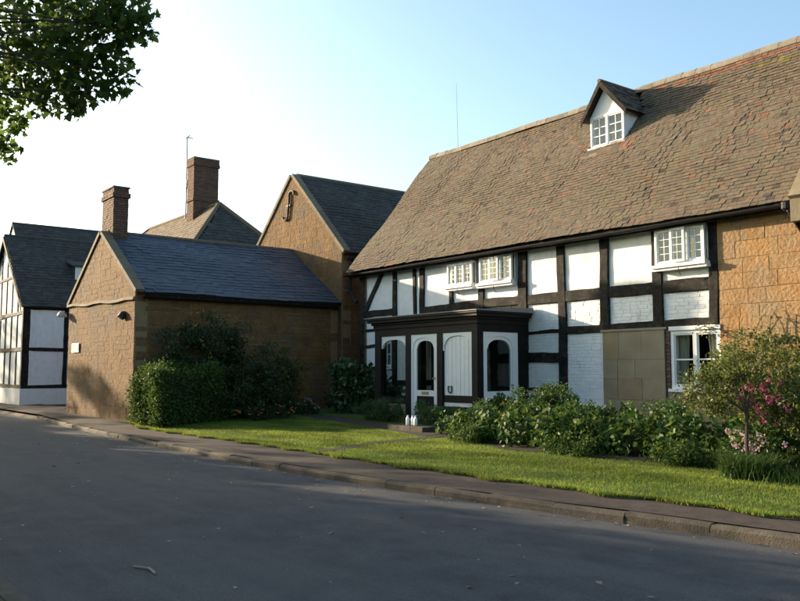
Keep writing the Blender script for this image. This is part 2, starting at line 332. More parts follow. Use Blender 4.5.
def infill(pl, u0, u1, z0, z1, parent, brick=False, seed=0, d=.0, back=-.06):
    rnd = random.Random(seed + int(abs(u0 * 313 + z0 * 717))); mb = MB()
    if brick:
        pl.slab(mb, u0, u1, z0, z1, back, d - .007)
        for q, dd, c in courses(pl, lambda z: (u0, u1), z0, z1, (.072, .08), (.2, .245), d, gap=.008, jit=.003, c=.006, rnd=rnd, wob=.003):
            stone(mb, pl, q, dd, c=.005, back=-.02)
        return mb.build('infill_panel', 'wbrick', parent)
    n, k = 8, 8; V = []
    for i in range(n + 1):
        for j in range(k + 1):
            e = 0 if i in (0, n) or j in (0, k) else 1
            V.append(pl(u0 + (u1 - u0) * i / n, z0 + (z1 - z0) * j / k, d + e * rnd.uniform(-.004, .006) + .012 * math.sin(math.pi * i / n) * math.sin(math.pi * j / k)))
    mb.add(V, [(i * (k + 1) + j, (i + 1) * (k + 1) + j, (i + 1) * (k + 1) + j + 1, i * (k + 1) + j + 1) for i in range(n) for j in range(k)])
    o = mb.build('infill_panel', 'plaster', parent, smooth=True); return o

# ---------------------------------------------------------------- tiled slopes
def unit_tile(w, ln, t, rnd, rag=.012):
    r = lambda: rnd.uniform(-rag, rag)
    lo = [(-w / 2, r() * .8, t), (w / 2, r() * .8, t * rnd.uniform(.8, 1.2)), (w / 2, ln, -.2 * t), (-w / 2, ln, -.2 * t)]
    hi = [(a, b, c + t) for a, b, c in lo]
    me = bpy.data.meshes.new('tile')
    me.from_pydata(lo + hi, [], [(3, 2, 1, 0), (4, 5, 6, 7), (0, 1, 5, 4), (1, 2, 6, 5), (2, 3, 7, 6), (3, 0, 4, 7)])
    return me
def tile_slope(parent, name, O, U, V, W, L, tw, ex, t, mats, pick=None, skip=None, sag=None, n_parts=0, seed=1, jit=.007, off=None):
    """tiles laid from eave (O) upslope; mats list of material names, pick(u,v,rnd)->index"""
    O, U, V = Vector(O), Vector(U).normalized(), Vector(V).normalized(); N = U.cross(V).normalized()
    if N.z < 0: N = -N
    rnd = random.Random(seed); tiles = []
    rows = int(L / ex) + 1
    for r in range(rows):
        v = r * ex - .02; u = -tw * .5 * (r % 2) + rnd.uniform(-.02, .02)
        if v > L - ex * .25: break
        while u < W:
            w = tw * rnd.uniform(.86, 1.12); a, b = max(u, 0), min(u + w, W)
            if b - a > tw * .25:
                uc, vc = (a + b) / 2, v + ex * .5
                if not (skip and skip(uc, vc)):
                    s = sag(uc, vc) if sag else 0
                    ln = min(ex * 1.55, L - v + .02)
                    tiles.append((uc, v + rnd.uniform(-jit, jit), b - a - .006, ln, s + rnd.uniform(0, .006), rnd.uniform(-.025, .025), pick(uc, vc, rnd) if pick else 0, rnd.uniform(.85, 1.2), rnd.uniform(-.003, .004)))
            u += w
    def mtx(uc, v, s, tw_): 
        Ur = U * math.cos(tw_) + V * math.sin(tw_); Vr = V * math.cos(tw_) - U * math.sin(tw_)
        return Ur, Vr, O + U * uc + V * v + N * s
    parts = []
    if n_parts:
        cen = [(O + U * q[0] + V * q[1] - CAM).length for q in tiles]
        def vis(q):
            d = O + U * q[0] + V * q[1] - CAM; z = d.dot(FW); return z > 0 and abs(d.dot(RT) / z) < 400 / F_PX and abs(d.dot(UP) / z) < 300.5 / F_PX
        order = sorted([i for i in range(len(tiles)) if vis(tiles[i])], key=lambda i: cen[i])[:n_parts]; ps = set(order)
        var = {}
        for i in order:
            uc, v, w, ln, s, tw_, mi, tk, kick = tiles[i]
            k = (mi, i % 5)
            if k not in var:
                me = unit_tile(1, 1, 1, random.Random(i)); me = me; me.materials.append(T[mats[mi]]); var[k] = me
            Ur, Vr, P = mtx(uc, v, s, tw_)
            o = bpy.data.objects.new(name, var[k]); COL.objects.link(o); o.parent = parent
            M = Matrix((( *(Ur * w), 0), (*(Vr * ln), 0), (*(N * t * tk), 0), (0, 0, 0, 1))).transposed(); M.translation = P
            pl = Matrix.Translation(-parent_world(parent)); o.matrix_local = pl @ M
            parts.append(i)
    else: ps = set()
    rest = MB()
    for i, (uc, v, w, ln, s, tw_, mi, tk, kick) in enumerate(tiles):
        if i in ps: continue
        Ur, Vr, P = mtx(uc, v, s, tw_); r1, r2 = rnd.uniform(-.01, .01), rnd.uniform(-.01, .01); th = t * tk
        q = [P - Ur * w / 2 + Vr * r1 + N * th, P + Ur * w / 2 + Vr * r2 + N * (th + kick), P + Ur * w / 2 + Vr * ln - N * .2 * t, P - Ur * w / 2 + Vr * ln - N * .2 * t]
        rest.hexa(q + [p + N * th for p in q], mi)
    o = rest.build(name + '_field', mats, parent); o['kind'] = 'stuff'; return o
def parent_world(p):
    v = Vector(p.location)
    while p.parent is not None: p = p.parent; v += Vector(p.location)
    return v

def window_parts(pl, u0, u1, z0, z1, parent, d, name='window', lights=2, rows=3, cols=2, frame=.055, bar=.018, open_light=None, sill=True, cur=None, sproud=.12, lead=False):
    """a casement window standing with its outer face at d: window > frame, casement, pane, glazing_bar, sill"""
    w = bpy.data.objects.new(name, None); COL.objects.link(w); w.parent = parent; w.location = (0, 0, 0)
    if parent.type == 'EMPTY' and parent.parent is None: w.location = -Vector(parent.location)
    mb = MB()
    pl.slab(mb, u0, u1, z0, z0 + frame, d - .07, d); pl.slab(mb, u0, u1, z1 - frame, z1, d - .07, d)
    pl.slab(mb, u0, u0 + frame, z0 + frame, z1 - frame, d - .069, d - .002); pl.slab(mb, u1 - frame, u1, z0 + frame, z1 - frame, d - .069, d - .002)
    lw = (u1 - u0 - 2 * frame) / lights
    for i in range(1, lights): pl.slab(mb, u0 + frame + i * lw - frame / 2, u0 + frame + i * lw + frame / 2, z0 + frame, z1 - frame, d - .068, d - .004)
    ob(mb, 'frame', 'white', w)
    for i in range(lights):
        a = u0 + frame + i * lw + (frame / 2 if i else 0); b = u0 + frame + (i + 1) * lw - (frame / 2 if i < lights - 1 else 0)
        c, e = z0 + frame, z1 - frame; dd = d - .03; op = 0
        if open_light == i: dd = d + .05; op = .02
        s = .03; mb = MB()
        pl.slab(mb, a - op, b + op, c - op, c + s, dd - .02, dd + .012); pl.slab(mb, a - op, b + op, e - s, e + op, dd - .02, dd + .012)
        pl.slab(mb, a - op, a + s, c + s, e - s, dd - .019, dd + .010); pl.slab(mb, b - s, b + op, c + s, e - s, dd - .019, dd + .010)
        ob(mb, 'casement', 'white', w)
        mb = MB(); pl.slab(mb, a + s, b - s, c + s, e - s, dd - .008, dd - .004); ob(mb, 'pane', 'glass', w)
        mb = MB(); bw = bar * (.45 if lead else 1)
        for r in range(1, rows): zz = c + s + (e - c - 2 * s) * r / rows; pl.slab(mb, a + s, b - s, zz - bw / 2, zz + bw / 2, dd - .012, dd + .004)
        for q in range(1, cols): uu = a + s + (b - a - 2 * s) * q / cols; pl.slab(mb, uu - bw / 2, uu + bw / 2, c + s, e - s, dd - .011, dd + .003)
        if rows > 1 or cols > 1: ob(mb, 'glazing_bar', 'white', w)
    if sill:
        mb = MB(); pl.slab(mb, u0 - .05, u1 + .05, z0 - .06, z0, -.02, d + sproud); ob(mb, 'sill', 'white', w)
    if cur == 'net':
        mb = MB(); pl.slab(mb, u0 + frame, u1 - frame, z0 + frame, z1 - frame, d - .14, d - .13); ob(mb, 'curtain', 'net', w)
    if cur == 'drapes':
        for a, b in ((u0 + frame + .02, u0 + (u1 - u0) * .30), (u1 - (u1 - u0) * .36, u1 - frame - .02)):
            mb = MB(); n = 14; V = []
            for i in range(n + 1):
                for z in (z0 + .03, z1 - .03):
                    sq = 1 - .35 * (1 if z < z1 - .1 else 0) * (i / n if a < (u0 + u1) / 2 else 1 - i / n)
                    uu = (a + (b - a) * i / n * sq) if a < (u0 + u1) / 2 else (b - (b - a) * (1 - i / n) * sq)
                    V.append(pl(uu, z, d - .2 + .025 * math.sin(i * 1.9)))
            mb.add(V, [(2 * i, 2 * i + 2, 2 * i + 3, 2 * i + 1) for i in range(n)]); ob(mb, 'curtain', 'curtain', w)
    return w
def ob(mb, name, m, parent, smooth=False):
    """build under an Empty part: its world offset is zero, so world coordinates hold"""
    me_o = mb.build(name, m, None, smooth); me_o.parent = parent; me_o.location = -parent_world(parent); return me_o

# ---------------------------------------------------------------- ground, road, kerb, pavement, lawn
def interp(x, tab):
    if x <= tab[0][0]: return tab[0][1]
    for (a, b), (c, d) in zip(tab, tab[1:]):
        if x <= c: t = (x - a) / (c - a); t = t * t * (3 - 2 * t) if False else t; return b + (d - b) * t
    return tab[-1][1]
KERB = [(-140, -7.2), (-60, -7.0), (-29.7, -6.98), (-25, -7.32), (-22, -7.52), (-17, -7.70), (-13, -7.74), (-11, -7.66), (-9, -7.54), (-7.3, -7.32), (-6, -7.12), (-4.9, -6.97), (-3.9, -6.88), (0, -6.6), (60, -6.0)]
GRASS = [(-22.6, -6.55), (-21.5, -6.52), (-16.5, -6.40), (-14, -6.38), (-10.4, -6.47), (-6.6, -6.33), (-4.3, -6.12), (0, -5.8), (30, -5.5)]
yk = lambda x: interp(x, KERB); yg = lambda x: interp(x, GRASS)
def sm(t): t = min(1, max(0, t)); return t * t * (3 - 2 * t)
def hz(x, y):                                     # height of garden ground
    return .15 + .10 * sm((y + 6.4) / 1.6) + .17 * sm((y + 5) / 4.5) + (.12 * sm((-20.5 - x) / 2.5) * (1 - sm((y + 6) / 3)))
def sheet(name, m, xs, ys, zf):
    mb = MB(); V = []; k = len(ys)
    for x in xs:
        for j in range(k):
            y = ys[j](x) if callable(ys[j]) else ys[j]; V.append((x, y, zf(x, y)))
    mb.add(V, [(i * k + j, (i + 1) * k + j, (i + 1) * k + j + 1, i * k + j + 1) for i in range(len(xs) - 1) for j in range(k - 1)])
    return mb.build(name, m, None, smooth=True)
def lin(a, b, n): return [a + (b - a) * i / n for i in range(n + 1)]
struct(sheet('ground', 'verge', lin(-700, 500, 12), lin(-600, 700, 12), lambda x, y: -.09), 'rough grass ground reaching to the horizon')
def road_z(x, y): return .05 * (1 - ((y + 10.2) / 3.2) ** 2) + .0 + .008 * math.sin(x * .7) * math.sin(y * 1.3)
xr = lin(-140, -32, 40) + lin(-31.5, 3, 110) + lin(4, 60, 20)
rd = sheet('road', 'asphalt', xr, [-13.0, -12.5, -11.7, -11, -10.2, -9.4, -8.7, lambda x: yk(x) - .4, lambda x: yk(x) + .03], road_z)
struct(rd, 'grey asphalt village road lying mostly in shade')
ZR = lambda x: road_z(x, yk(x))
pv = sheet('pavement', 'pavement', lin(-140, -30, 30) + lin(-29, 3, 80) + lin(4, 60, 12), [lambda x: yk(x) + .10, lambda x: yk(x) + .5, lambda x: (yg(x) if x > -22.6 else -5.4) * 1.0 + .15],
           lambda x, y: .125 + .14 * sm((-20 - x) / 4) * sm((y + 7.3) / 1.3) + .02 * sm((y + 7.3)) + .004 * math.sin(x * 3.1))
struct(pv, 'narrow brown tarmac pavement between kerb and lawn')
# forecourt behind the pavement up to and around the buildings
fc = sheet('yard_ground', 'pavement', lin(-140, -22.7, 60), [-5.8, -5, 0, 30], lambda x, y: .255)
struct(fc, 'tarmac yard ground around the far buildings')
# kerb: bed and single stones
kb = MB(); kx = lin(-120, -30, 30) + lin(-29, 8, 60)
for a, b in zip(kx, kx[1:]):
    kb.hexa([(a, yk(a) + .01, -.2), (b, yk(b) + .01, -.2), (b, yk(b) + .12, -.2), (a, yk(a) + .12, -.2), (a, yk(a) + .01, ZR(a) + .03), (b, yk(b) + .01, ZR(b) + .03), (b, yk(b) + .12, .10), (a, yk(a) + .12, .10)])
kerb = struct(kb.build('kerb', 'kerb'), 'row of worn concrete kerb stones beside the road')
x = -30.0; rk = random.Random(5)
while x < 1.5:
    l = rk.uniform(.86, .93); a, b = x + .006, x + l - .006; mb = MB(); j = rk.uniform(-.012, .012); j2 = rk.uniform(-.012, .012)
    ya, yb = yk(a), yk(b); za, zb = .115 + j, .115 + j2
    pr = lambda X, Y, Z: [(X, Y, -.15), (X, Y + rk.uniform(0, .012), Z - .035), (X, Y + .035, Z), (X, Y + .13, Z + .004), (X, Y + .13, -.15)]
    A, B = pr(a, ya + j * .6, za), pr(b, yb + j * .6, zb)
    mb.add(A + B, [(0, 1, 2, 3, 4), (9, 8, 7, 6, 5)] + [(i, 5 + i, 5 + (i + 1) % 5, (i + 1) % 5) for i in range(5)])
    mb.build('kerb_stone', 'kerb', kerb); x += l
# near-side verge where the photographer stands
nv = sheet('near_verge', 'verge', lin(-120, 30, 60), [-40, -20, -14.2, -13.3, -12.95], lambda x, y: .10 if y > -15 else .14)
struct(nv, 'rough grass verge on the near side of the road')
nk = MB(); 
for a, b in zip(lin(-60, 20, 80), lin(-60, 20, 80)[1:]):
    nk.box(a + .006, b - .006, -13.06, -12.93, -.15, .115 + rk.uniform(-.008, .008))
struct(nk.build('near_kerb', 'kerb'), 'concrete kerb along the near side of the road')
lx = lin(-22.85, 6, 90); 
PATH_SHADE = lambda x, y: abs(x + 12.95) < .13 and -6.45 < y < -3.2
def path_a_y(x): return interp(x, [(-21, -2.0), (-18.9, -2.35), (-15.9, -2.87), (-13.3, -3.45), (-12.6, -3.5)])
PATH_A = lambda x, y: -20.5 < x < -12.6 and abs(y - path_a_y(x)) < .30
BEDF = [(-14.6, -2.6), (-13.6, -3.15), (-12.5, -3.72), (-11.3, -3.95), (-10.3, -4.32), (-9.2, -4.22), (-7.7, -4.08), (-6.7, -4.05), (-5.5, -4.2), (-4, -4.4), (2, -4.4)]
BED = lambda x, y: (x > -14.6 and y > interp(x, BEDF)) or (x < -14.6 and y > -1.75)
ln_ = sheet('lawn', 'lawn', lx, [lambda x: yg(x), lambda x: yg(x) + .3, lambda x: yg(x) + .8, -4.8, -4, -3, -2, -1, 0.6], lambda x, y: hz(x, y) + .02)
struct(ln_, 'mown lawn in front of the timber framed cottage')
bs = sheet('flower_bed', 'soil', lin(-14.6, 3, 60), [lambda x: interp(x, BEDF), lambda x: interp(x, BEDF) + .5, -2.4, -1.2, 0.5], lambda x, y: hz(x, y) + .035)
struct(bs, 'bare soil of the flower bed along the cottage')
def strip(name, pts, hw, label):
    mb = MB(); V = []
    for i, p in enumerate(pts):
        a = Vector(pts[max(0, i - 1)]); b = Vector(pts[min(len(pts) - 1, i + 1)]); t = (b - a).normalized(); s = Vector((-t.y, t.x))
        for k in (-1, 1): q = Vector(p) + s * hw * k; V.append((q.x, q.y, hz(q.x, q.y) + .028))
    mb.add(V, [(2 * i, 2 * i + 1, 2 * i + 3, 2 * i + 2) for i in range(len(pts) - 1)]); return struct(mb.build(name, 'path'), label)
strip('garden_path', [(xx, path_a_y(xx)) for xx in lin(-20.5, -13.2, 14)], .28, 'dark narrow path running along the front of the porch')
o = strip('garden_path', [(-12.95, yy) for yy in lin(-6.45, -3.3, 10)], .13, 'short path strip across the lawn, coloured dark like its edge shadow')  # thin strip coloured dark as the shadow of the path edge
for v in o.data.vertices: v.co.z += .004

# grass blades on the lawn
def blades(name, pts, h, w, m, lean=.5):
    n = len(pts); ang = rng.uniform(0, 2 * np.pi, n); la = rng.uniform(0, 2 * np.pi, n); le = rng.uniform(0, lean, n)
    hh = h * rng.uniform(.6, 1.25, n); P = np.asarray(pts)
    s = np.stack([np.cos(ang), np.sin(ang), 0 * ang], 1) * (w * rng.uniform(.7, 1.3, n))[:, None]
    tip = P + np.stack([np.cos(la) * le * hh, np.sin(la) * le * hh, hh], 1)
    V = np.stack([P - s, P + s, tip], 1).reshape(-1, 3); Fq = np.arange(3 * n).reshape(-1, 3)
    return np_mesh(name, V, Fq, m)
gp = []
N0 = 330000; gx = -22.6 + rng.random(N0) * 22; gy = -6.6 + rng.random(N0) * 6.2
for xx, yy in zip(gx, gy):
    if yy < yg(xx) - .02 + .05 * math.sin(xx * 7) * math.sin(xx * 2.3) or BED(xx, yy) or PATH_A(xx, yy) or (xx + .0 < -14.2 and yy > -1.8): continue
    if PATH_SHADE(xx, yy): continue
    if (xx > -9 and yy > -2.5): continue
    gp.append((xx, yy, hz(xx, yy) + .015))
stuff(blades('lawn_grass', gp, .033, .0055, 'grass', 1.0), 'short mown grass blades covering the lawn', 'grass')
ep = []
for i in range(14000):
    xx = rng.uniform(-22, -1); k = rng.uniform() ** 2; off = .10 * math.sin(xx * 5.1) * math.sin(xx * 1.7) - .04
    ep.append((xx, yg(xx) + off - .03 + .16 * k * rng.uniform(-.3, 1), hz(xx, yg(xx)) + .0))
stuff(blades('lawn_edge_grass', ep, .055, .006, 'grass', 1.3), 'longer untrimmed grass along the pavement edge', 'grass')

# ================================================================ the cottage
GZ = .36
cot = thing('timber_framed_cottage', 'long black and white timber framed cottage with brown tiled roof, dormer and porch', 'house', (-14, 3, GZ))
XL, XR_, DEP = -20.86, -6.86, 6.2
HOLES = [(-16.60, -15.72, 3.84, 4.44), (-15.36, -14.32, 3.82, 4.50), (-10.12, -9.10, 3.74, 4.46), (-9.90, -8.92, 1.32, 2.36), (-19.72, -19.28, 1.76, 2.46)]
mb = MB(); wall_boxes(mb, FR, XL + .05, XR_, GZ - .3, 4.62, HOLES, -.32, -.05); 
mb.build('wall', 'plaster', cot)
EY, EZ, RY, RZ = -.30, 4.60, 3.10, 8.76
mb = MB()                                         # gable ends and rear wall
for xa, xb in ((XL + .02, XL + .30), (XR_ - .3, XR_ - .02)):
    mb.prism([(xa, -.04, GZ - .3), (xa, DEP, GZ - .3), (xa, DEP, 4.85), (xa, RY, 8.55), (xa, -.04, 4.72)], (0, 0, 0), (xb - xa, 0, 0))
mb.box(XL + .3, XR_ - .3, DEP - .25, DEP - .01, GZ - .3, 4.8)
mb.build('rear_wall', 'rubble', cot)
mb = MB(); mb.box(XL + .3, XR_ - .3, .33, DEP - .26, GZ - .2, GZ + .05); mb.box(XL + .3, XR_ - .3, .33, DEP - .26, 2.7, 2.85); mb.box(XL + .3, XR_ - .3, 2.6, 2.7, GZ, 4.9)
mb.build('interior', 'floorin', cot)
# infill panels
PAN = [(-20.70, -19.15, 3.32, 4.58, 0), (-20.70, -19.15, 2.83, 3.30, 0), (-20.70, -19.15, 2.50, 2.82, 0), (-20.70, -19.75, 1.76, 2.50, 0), (-20.70, -19.15, GZ - .2, 1.74, 0),
       (-19.10, -18.20, 3.0, 4.58, 0), (-18.16, -17.86, 2.9, 4.58, 0), (-17.84, -16.66, 3.33, 4.58, 0), (-16.6, -15.5, 3.34, 3.80, 0), (-15.4, -14.05, 3.34, 3.78, 0),
       (-19.10, -17.86, GZ - .2, 2.98, 0), (-17.86, -16.25, GZ - .2, 3.28, 0),
       (-14.0, -12.82, 3.34, 4.58, 0), (-14.0, -12.82, 2.54, 3.28, 1), (-14.0, -12.82, 1.98, 2.50, 1), (-14.0, -12.82, 1.22, 1.88, 1), (-14.0, -12.82, GZ - .2, 1.18, 1),
       (-12.78, -11.60, 3.34, 4.58, 0), (-12.78, -11.60, 2.60, 3.28, 1), (-12.78, -11.56, GZ - .2, 2.52, 1),
       (-11.56, -10.24, 3.34, 4.58, 0), (-11.56, -10.24, 2.60, 3.28, 1), (-10.20, -8.98, 3.34, 3.70, 0), (-10.20, -8.98, 2.60, 3.28, 1)]
for i, (a, b, c, d, br) in enumerate(PAN): infill(FR, a, b, c, d, cot, bool(br), seed=i)
# timbers: posts, rails, brace
for a, b, w, d in [((-20.74, GZ - .1), (-20.74, 4.62), .26, .060), ((-19.14, GZ - .1), (-19.14, 4.60), .19, .050), ((-18.19, 2.9), (-18.19, 4.6), .13, .048), ((-17.86, 2.9), (-17.86, 4.6), .20, .052),
        ((-14.02, GZ - .1), (-14.02, 4.62), .29, .062), ((-12.80, GZ - .1), (-12.80, 4.60), .23, .054), ((-11.58, 2.5), (-11.58, 4.6), .25, .056), ((-10.21, 2.5), (-10.21, 4.6), .23, .055),
        ((-8.97, 2.42), (-8.97, 4.62), .19, .058), ((-16.63, 3.2), (-16.63, 3.80), .15, .051), ((-15.46, 3.2), (-15.46, 4.5), .20, .053),
        ((-17.35, GZ), (-17.35, 3.2), .18, .05), ((-16.35, GZ), (-16.35, 3.2), .2, .05)]:
    beam(FR, a, b, w, d, cot)
for a, b, w, d in [((-20.65, 3.30), (-19.2, 3.35), .19, .045), ((-20.65, 2.82), (-19.2, 2.86), .09, .040), ((-20.65, 2.36), (-19.76, 2.38), .09, .040), ((-20.65, 1.70), (-19.2, 1.72), .10, .040),
        ((-17.8, 3.29), (-14.1, 3.32), .20, .046), ((-13.9, 3.31), (-8.95, 3.29), .235, .044), ((-12.75, 2.55), (-8.95, 2.56), .17, .046),
        ((-13.92, 2.52), (-12.85, 2.52), .065, .038), ((-13.92, 1.93), (-12.85, 1.94), .24, .047), ((-13.92, 1.20), (-12.85, 1.20), .07, .038),
        ((-20.85, 4.62), (-6.9, 4.62), .16, .058), ((-17.3, 2.25), (-16.4, 2.25), .18, .043), ((-19.1, 1.3), (-16.4, 1.3), .16, .042)]:
    beam(FR, a, b, w, d, cot)
beam(FR, (-19.72, 4.52), (-20.62, 3.42), .17, .049, cot)
for i in range(12):                               # planks coloured dark to stand in for the dim porch interior
    mb = MB(); FR.slab(mb, -16.22 + i * .18, -16.22 + i * .18 + .172, GZ - .1, 3.2, -.03, .012 + .004 * (i % 2)); mb.build('dim_boarding', 'dark', cot)
# inner house door behind the porch glass
mb = MB(); FR.slab(mb, -16.2, -15.3, GZ, 2.1, .0, .055); dr = mb.build('inner_door', 'dark', cot)
# stonework: right bay, lower panel, window apron
def stone_part(name, pl, bounds, z0, z1, ch, ln, d, m, holes=(), seed=1, **k):
    rnd = random.Random(seed); w = MB()
    if callable(bounds): a, b = bounds(z0)
    pl.slab(w, a + .004, b - .004, z0, z1, -.04, d - .009)
    wo = w.build(name, 'mortar', cot)
    for q, dd, c in courses(pl, bounds, z0, z1, ch, ln, d, rnd=rnd, **k):
        m2 = MB(); stone(m2, pl, q, dd, c=c, back=d - .03); m2.build('stone_block', m, wo)
    return wo
stone_part('stone_wall', FR, lambda z: (-8.86, XR_), GZ - .2, 4.50, (.21, .34), (.34, .85), .045, 'ashlar', seed=11, jit=.003, c=.005, gap=.008, wob=.010)
stone_part('stone_panel', FR, lambda z: (-11.62, -10.07), GZ - .2, 2.45, (.40, .48), (.42, .62), .075, 'greystone', seed=12, jit=.003, c=.004, gap=.006)
stone_part('stone_apron', FR, lambda z: (-10.06, -8.87), GZ - .2, 1.24, (.34, .44), (.5, .7), .04, 'greystone', seed=13, jit=.004, c=.008, gap=.008)
mb = MB(); FR.slab(mb, -11.66, -10.02, 2.452, 2.50, -.02, .095); mb.build('stone_ledge', 'greystone', cot)
q = 1.245
while q < 2.44:                                   # brick window jamb
    mb = MB(); stone(mb, FR, [(-10.055, q + .004), (-9.962, q + .004), (-9.962, q + .070), (-10.055, q + .070)], .052, .006); mb.build('brick', 'brick', cot); q += .075
# windows
window_parts(FR, -9.95, -8.86, 1.27, 2.42, cot, .035, lights=2, rows=2, cols=1, frame=.065, bar=.03, cur='drapes', sproud=.05)
mb = MB(); FR.slab(mb, -9.97, -8.84, 2.422, 2.50, -.02, .07); mb.build('lintel_board', 'white', cot)
def oriel(u0, u1, z0, z1, lights, opn, proud=.17):
    w = window_parts(FR, u0, u1, z0, z1, cot, proud, lights=lights, rows=4, cols=2, frame=.05, bar=.022, open_light=opn, cur='net', sproud=.07, lead=True)
    mb = MB()
    for a, b in ((u0 + .002, u0 + .03), (u1 - .03, u1 - .002)):
        FR.slab(mb, a, b, z0 + .01, z0 + .05, 0, proud - .071); FR.slab(mb, a, b, z1 - .05, z1 - .01, 0, proud - .071); FR.slab(mb, a, b, z0 + .05, z1 - .05, 0, .03)
    ob(mb, 'return_frame', 'white', w)
    for a in (u0 + .008, u1 - .014):
        mb = MB(); FR.slab(mb, a, a + .006, z0 + .05, z1 - .05, .03, proud - .07); ob(mb, 'side_pane', 'glass', w)
    mb = MB(); FR.slab(mb, u0 - .04, u1 + .04, z1 + .001, z1 + .05, -.01, proud + .05); ob(mb, 'head_board', 'timber', w)
    mb = MB(); FR.slab(mb, u0 - .06, u1 + .06, z0 - .115, z0 - .061, -.01, proud + .03); ob(mb, 'sill_board', 'plaster', w)
    mb = MB(); uc = (u0 + u1) / 2 + .05
    mb.tube([FR(uc, z0 - .06, proud + .08), FR(uc, z0 - .12, proud + .1), FR(uc, z0 - .24, proud + .03)], .008, 5); ob(mb, 'window_stay', 'iron', w)
oriel(-16.64, -15.68, 3.83, 4.45, 3, None); oriel(-15.40, -14.26, 3.81, 4.52, 3, 1); oriel(-10.18, -9.06, 3.73, 4.47, 3, 1)
window_parts(FR, -19.74, -19.26, 1.74, 2.48, cot, .04, lights=1, rows=2, cols=2, frame=.045, bar=.03, sproud=.03)

# roof
def nz(x): return .5 * math.sin(x * .61 + 1) + .3 * math.sin(x * 1.7) + .2 * math.sin(x * 3.3 + 2)
XV0, XV1 = -21.18, -7.22
slope = Vector((0, RY - EY, RZ - EZ)); SL = slope.length; VS = slope.normalized(); NS = Vector((0, -VS.z, VS.y))
mb = MB(); q = [Vector((XV0, EY, EZ)), Vector((XV1, EY, EZ)), Vector((XV1, RY, RZ)), Vector((XV0, RY, RZ))]
mb.hexa([p - NS * .10 for p in q] + [p - NS * .035 for p in q])
q2 = [Vector((XV0, RY, RZ)), Vector((XV1, RY, RZ)), Vector((XV1, 2 * RY - EY, EZ)), Vector((XV0, 2 * RY - EY, EZ))]; n2 = Vector((0, VS.z, VS.y))
mb.hexa([p - n2 * .10 for p in q2] + [p + n2 * .02 for p in q2])
roof = mb.build('roof', 'dark', cot)
DX0, DX1 = -13.37, -12.33
def skip(u, v):
    p = Vector((XV0, EY, EZ)) + VS * v; xx = XV0 + u
    if not (DX0 - .02 < xx < DX1 + .02) or p.y < 1.74: return False
    return p.z < 8.7 - abs(xx + 12.85) * 1.35 + .12
def pick(u, v, rnd):
    x = XV0 + u; top = SL - v
    if .22 < top < .42 and x > -13 and rnd.random() < .55 + .4 * (x > -11): return 1
    if top < .36 and x < -13 and rnd.random() < .06: return 1
    mo = (x + 9.0) ** 2 / .35 + (top - .62 - (x + 9) * .18) ** 2 / .012
    if mo < 1.3 and rnd.random() < .8: return 3
    # drifts of red and dark tiles in the middle of the roof
    d = math.sin(x * 1.3 + v * 2.1) + math.sin(x * 2.9 - v * 3.7) + math.sin(x * .7 + 1)
    if rnd.random() < (.012 + .05 * max(0, d - .9)): return 1 if rnd.random() < .4 else 2
    if abs(x + 12.15) < .25 and 2.8 < v < 3.2 and rnd.random() < .5: return 1
    return 0
sag = lambda u, v: .022 * nz(u * 1.3) + .006 * math.sin(u * 4.1 + v * 2.3) * math.sin(v * 3.9) + .025 * math.sin(v * 1.9 + u * .35) - .03 * math.sin(math.pi * min(1, v / SL)) + .03
tile_slope(roof, 'tile', (XV0, EY, EZ), (1, 0, 0), VS, XV1 - XV0, SL, .152, .102, .011, ['tile', 'tile_orange', 'tile_dark', 'moss'], pick, skip, sag, n_parts=300, seed=21, jit=.009)
# ridge tiles
x = XV0; rk = random.Random(8)
while x < XV1 - .1:
    l = min(rk.uniform(.36, .46), XV1 - x); mb = MB(); z = RZ + .035 * nz(x * .8) + .05; rings = []
    for xx in (x + .004, x + l - .004):
        rings.append([(xx, RY + .17 * math.sin(a), z - .13 + .17 * math.cos(a)) for a in [R(t) for t in (-95, -55, -20, 20, 55, 95)]])
    mb.add(rings[0] + rings[1], [(i, i + 1, 7 + i, 6 + i) for i in range(5)] + [(5, 4, 3, 2, 1, 0), (6, 7, 8, 9, 10, 11)]); mb.build('ridge_tile', 'ridge', roof); x += l
# eave boards and gutter
mb = MB(); mb.box(XV0 + .02, XV1, EY + .03, EY + .06, EZ - .16, EZ - .02); mb.build('fascia', 'timber', cot)
mb = MB(); mb.box(XV0 + .02, XV1, EY + .065, -.06, EZ - .10, EZ - .06); mb.build('soffit', 'timber', cot)
mb = MB(); V = []; gx_ = lin(XV0 - .05, XV1 + .05, 40)
for xx in gx_:
    s = -.012 * nz(xx * .9) - .02 * (xx - XV0) / 14
    for t in range(7): a = R(180 + 30 * t); V.append((xx, EY - .055 + .058 * math.cos(a), EZ - .055 + s + .058 * math.sin(a)))
mb.add(V, [(i * 7 + j, (i + 1) * 7 + j, (i + 1) * 7 + j + 1, i * 7 + j + 1) for i in range(len(gx_) - 1) for j in range(6)]); mb.build('gutter', 'black', cot, smooth=True)
mb = MB(); mb.tube([(-7.32, EY - .05, EZ - .06), (-7.28, EY - .05, EZ - .2), (-7.2, EY + .05, EZ - .42), (-7.16, -.1, EZ - .6), (-7.16, -.1, GZ)], .045, 8)
mb.lathe((-7.32, EY - .05, EZ - .20), [(.05, 0), (.085, .04), (.085, .15), (.06, .16)], 10); mb.build('downpipe', 'black', cot)
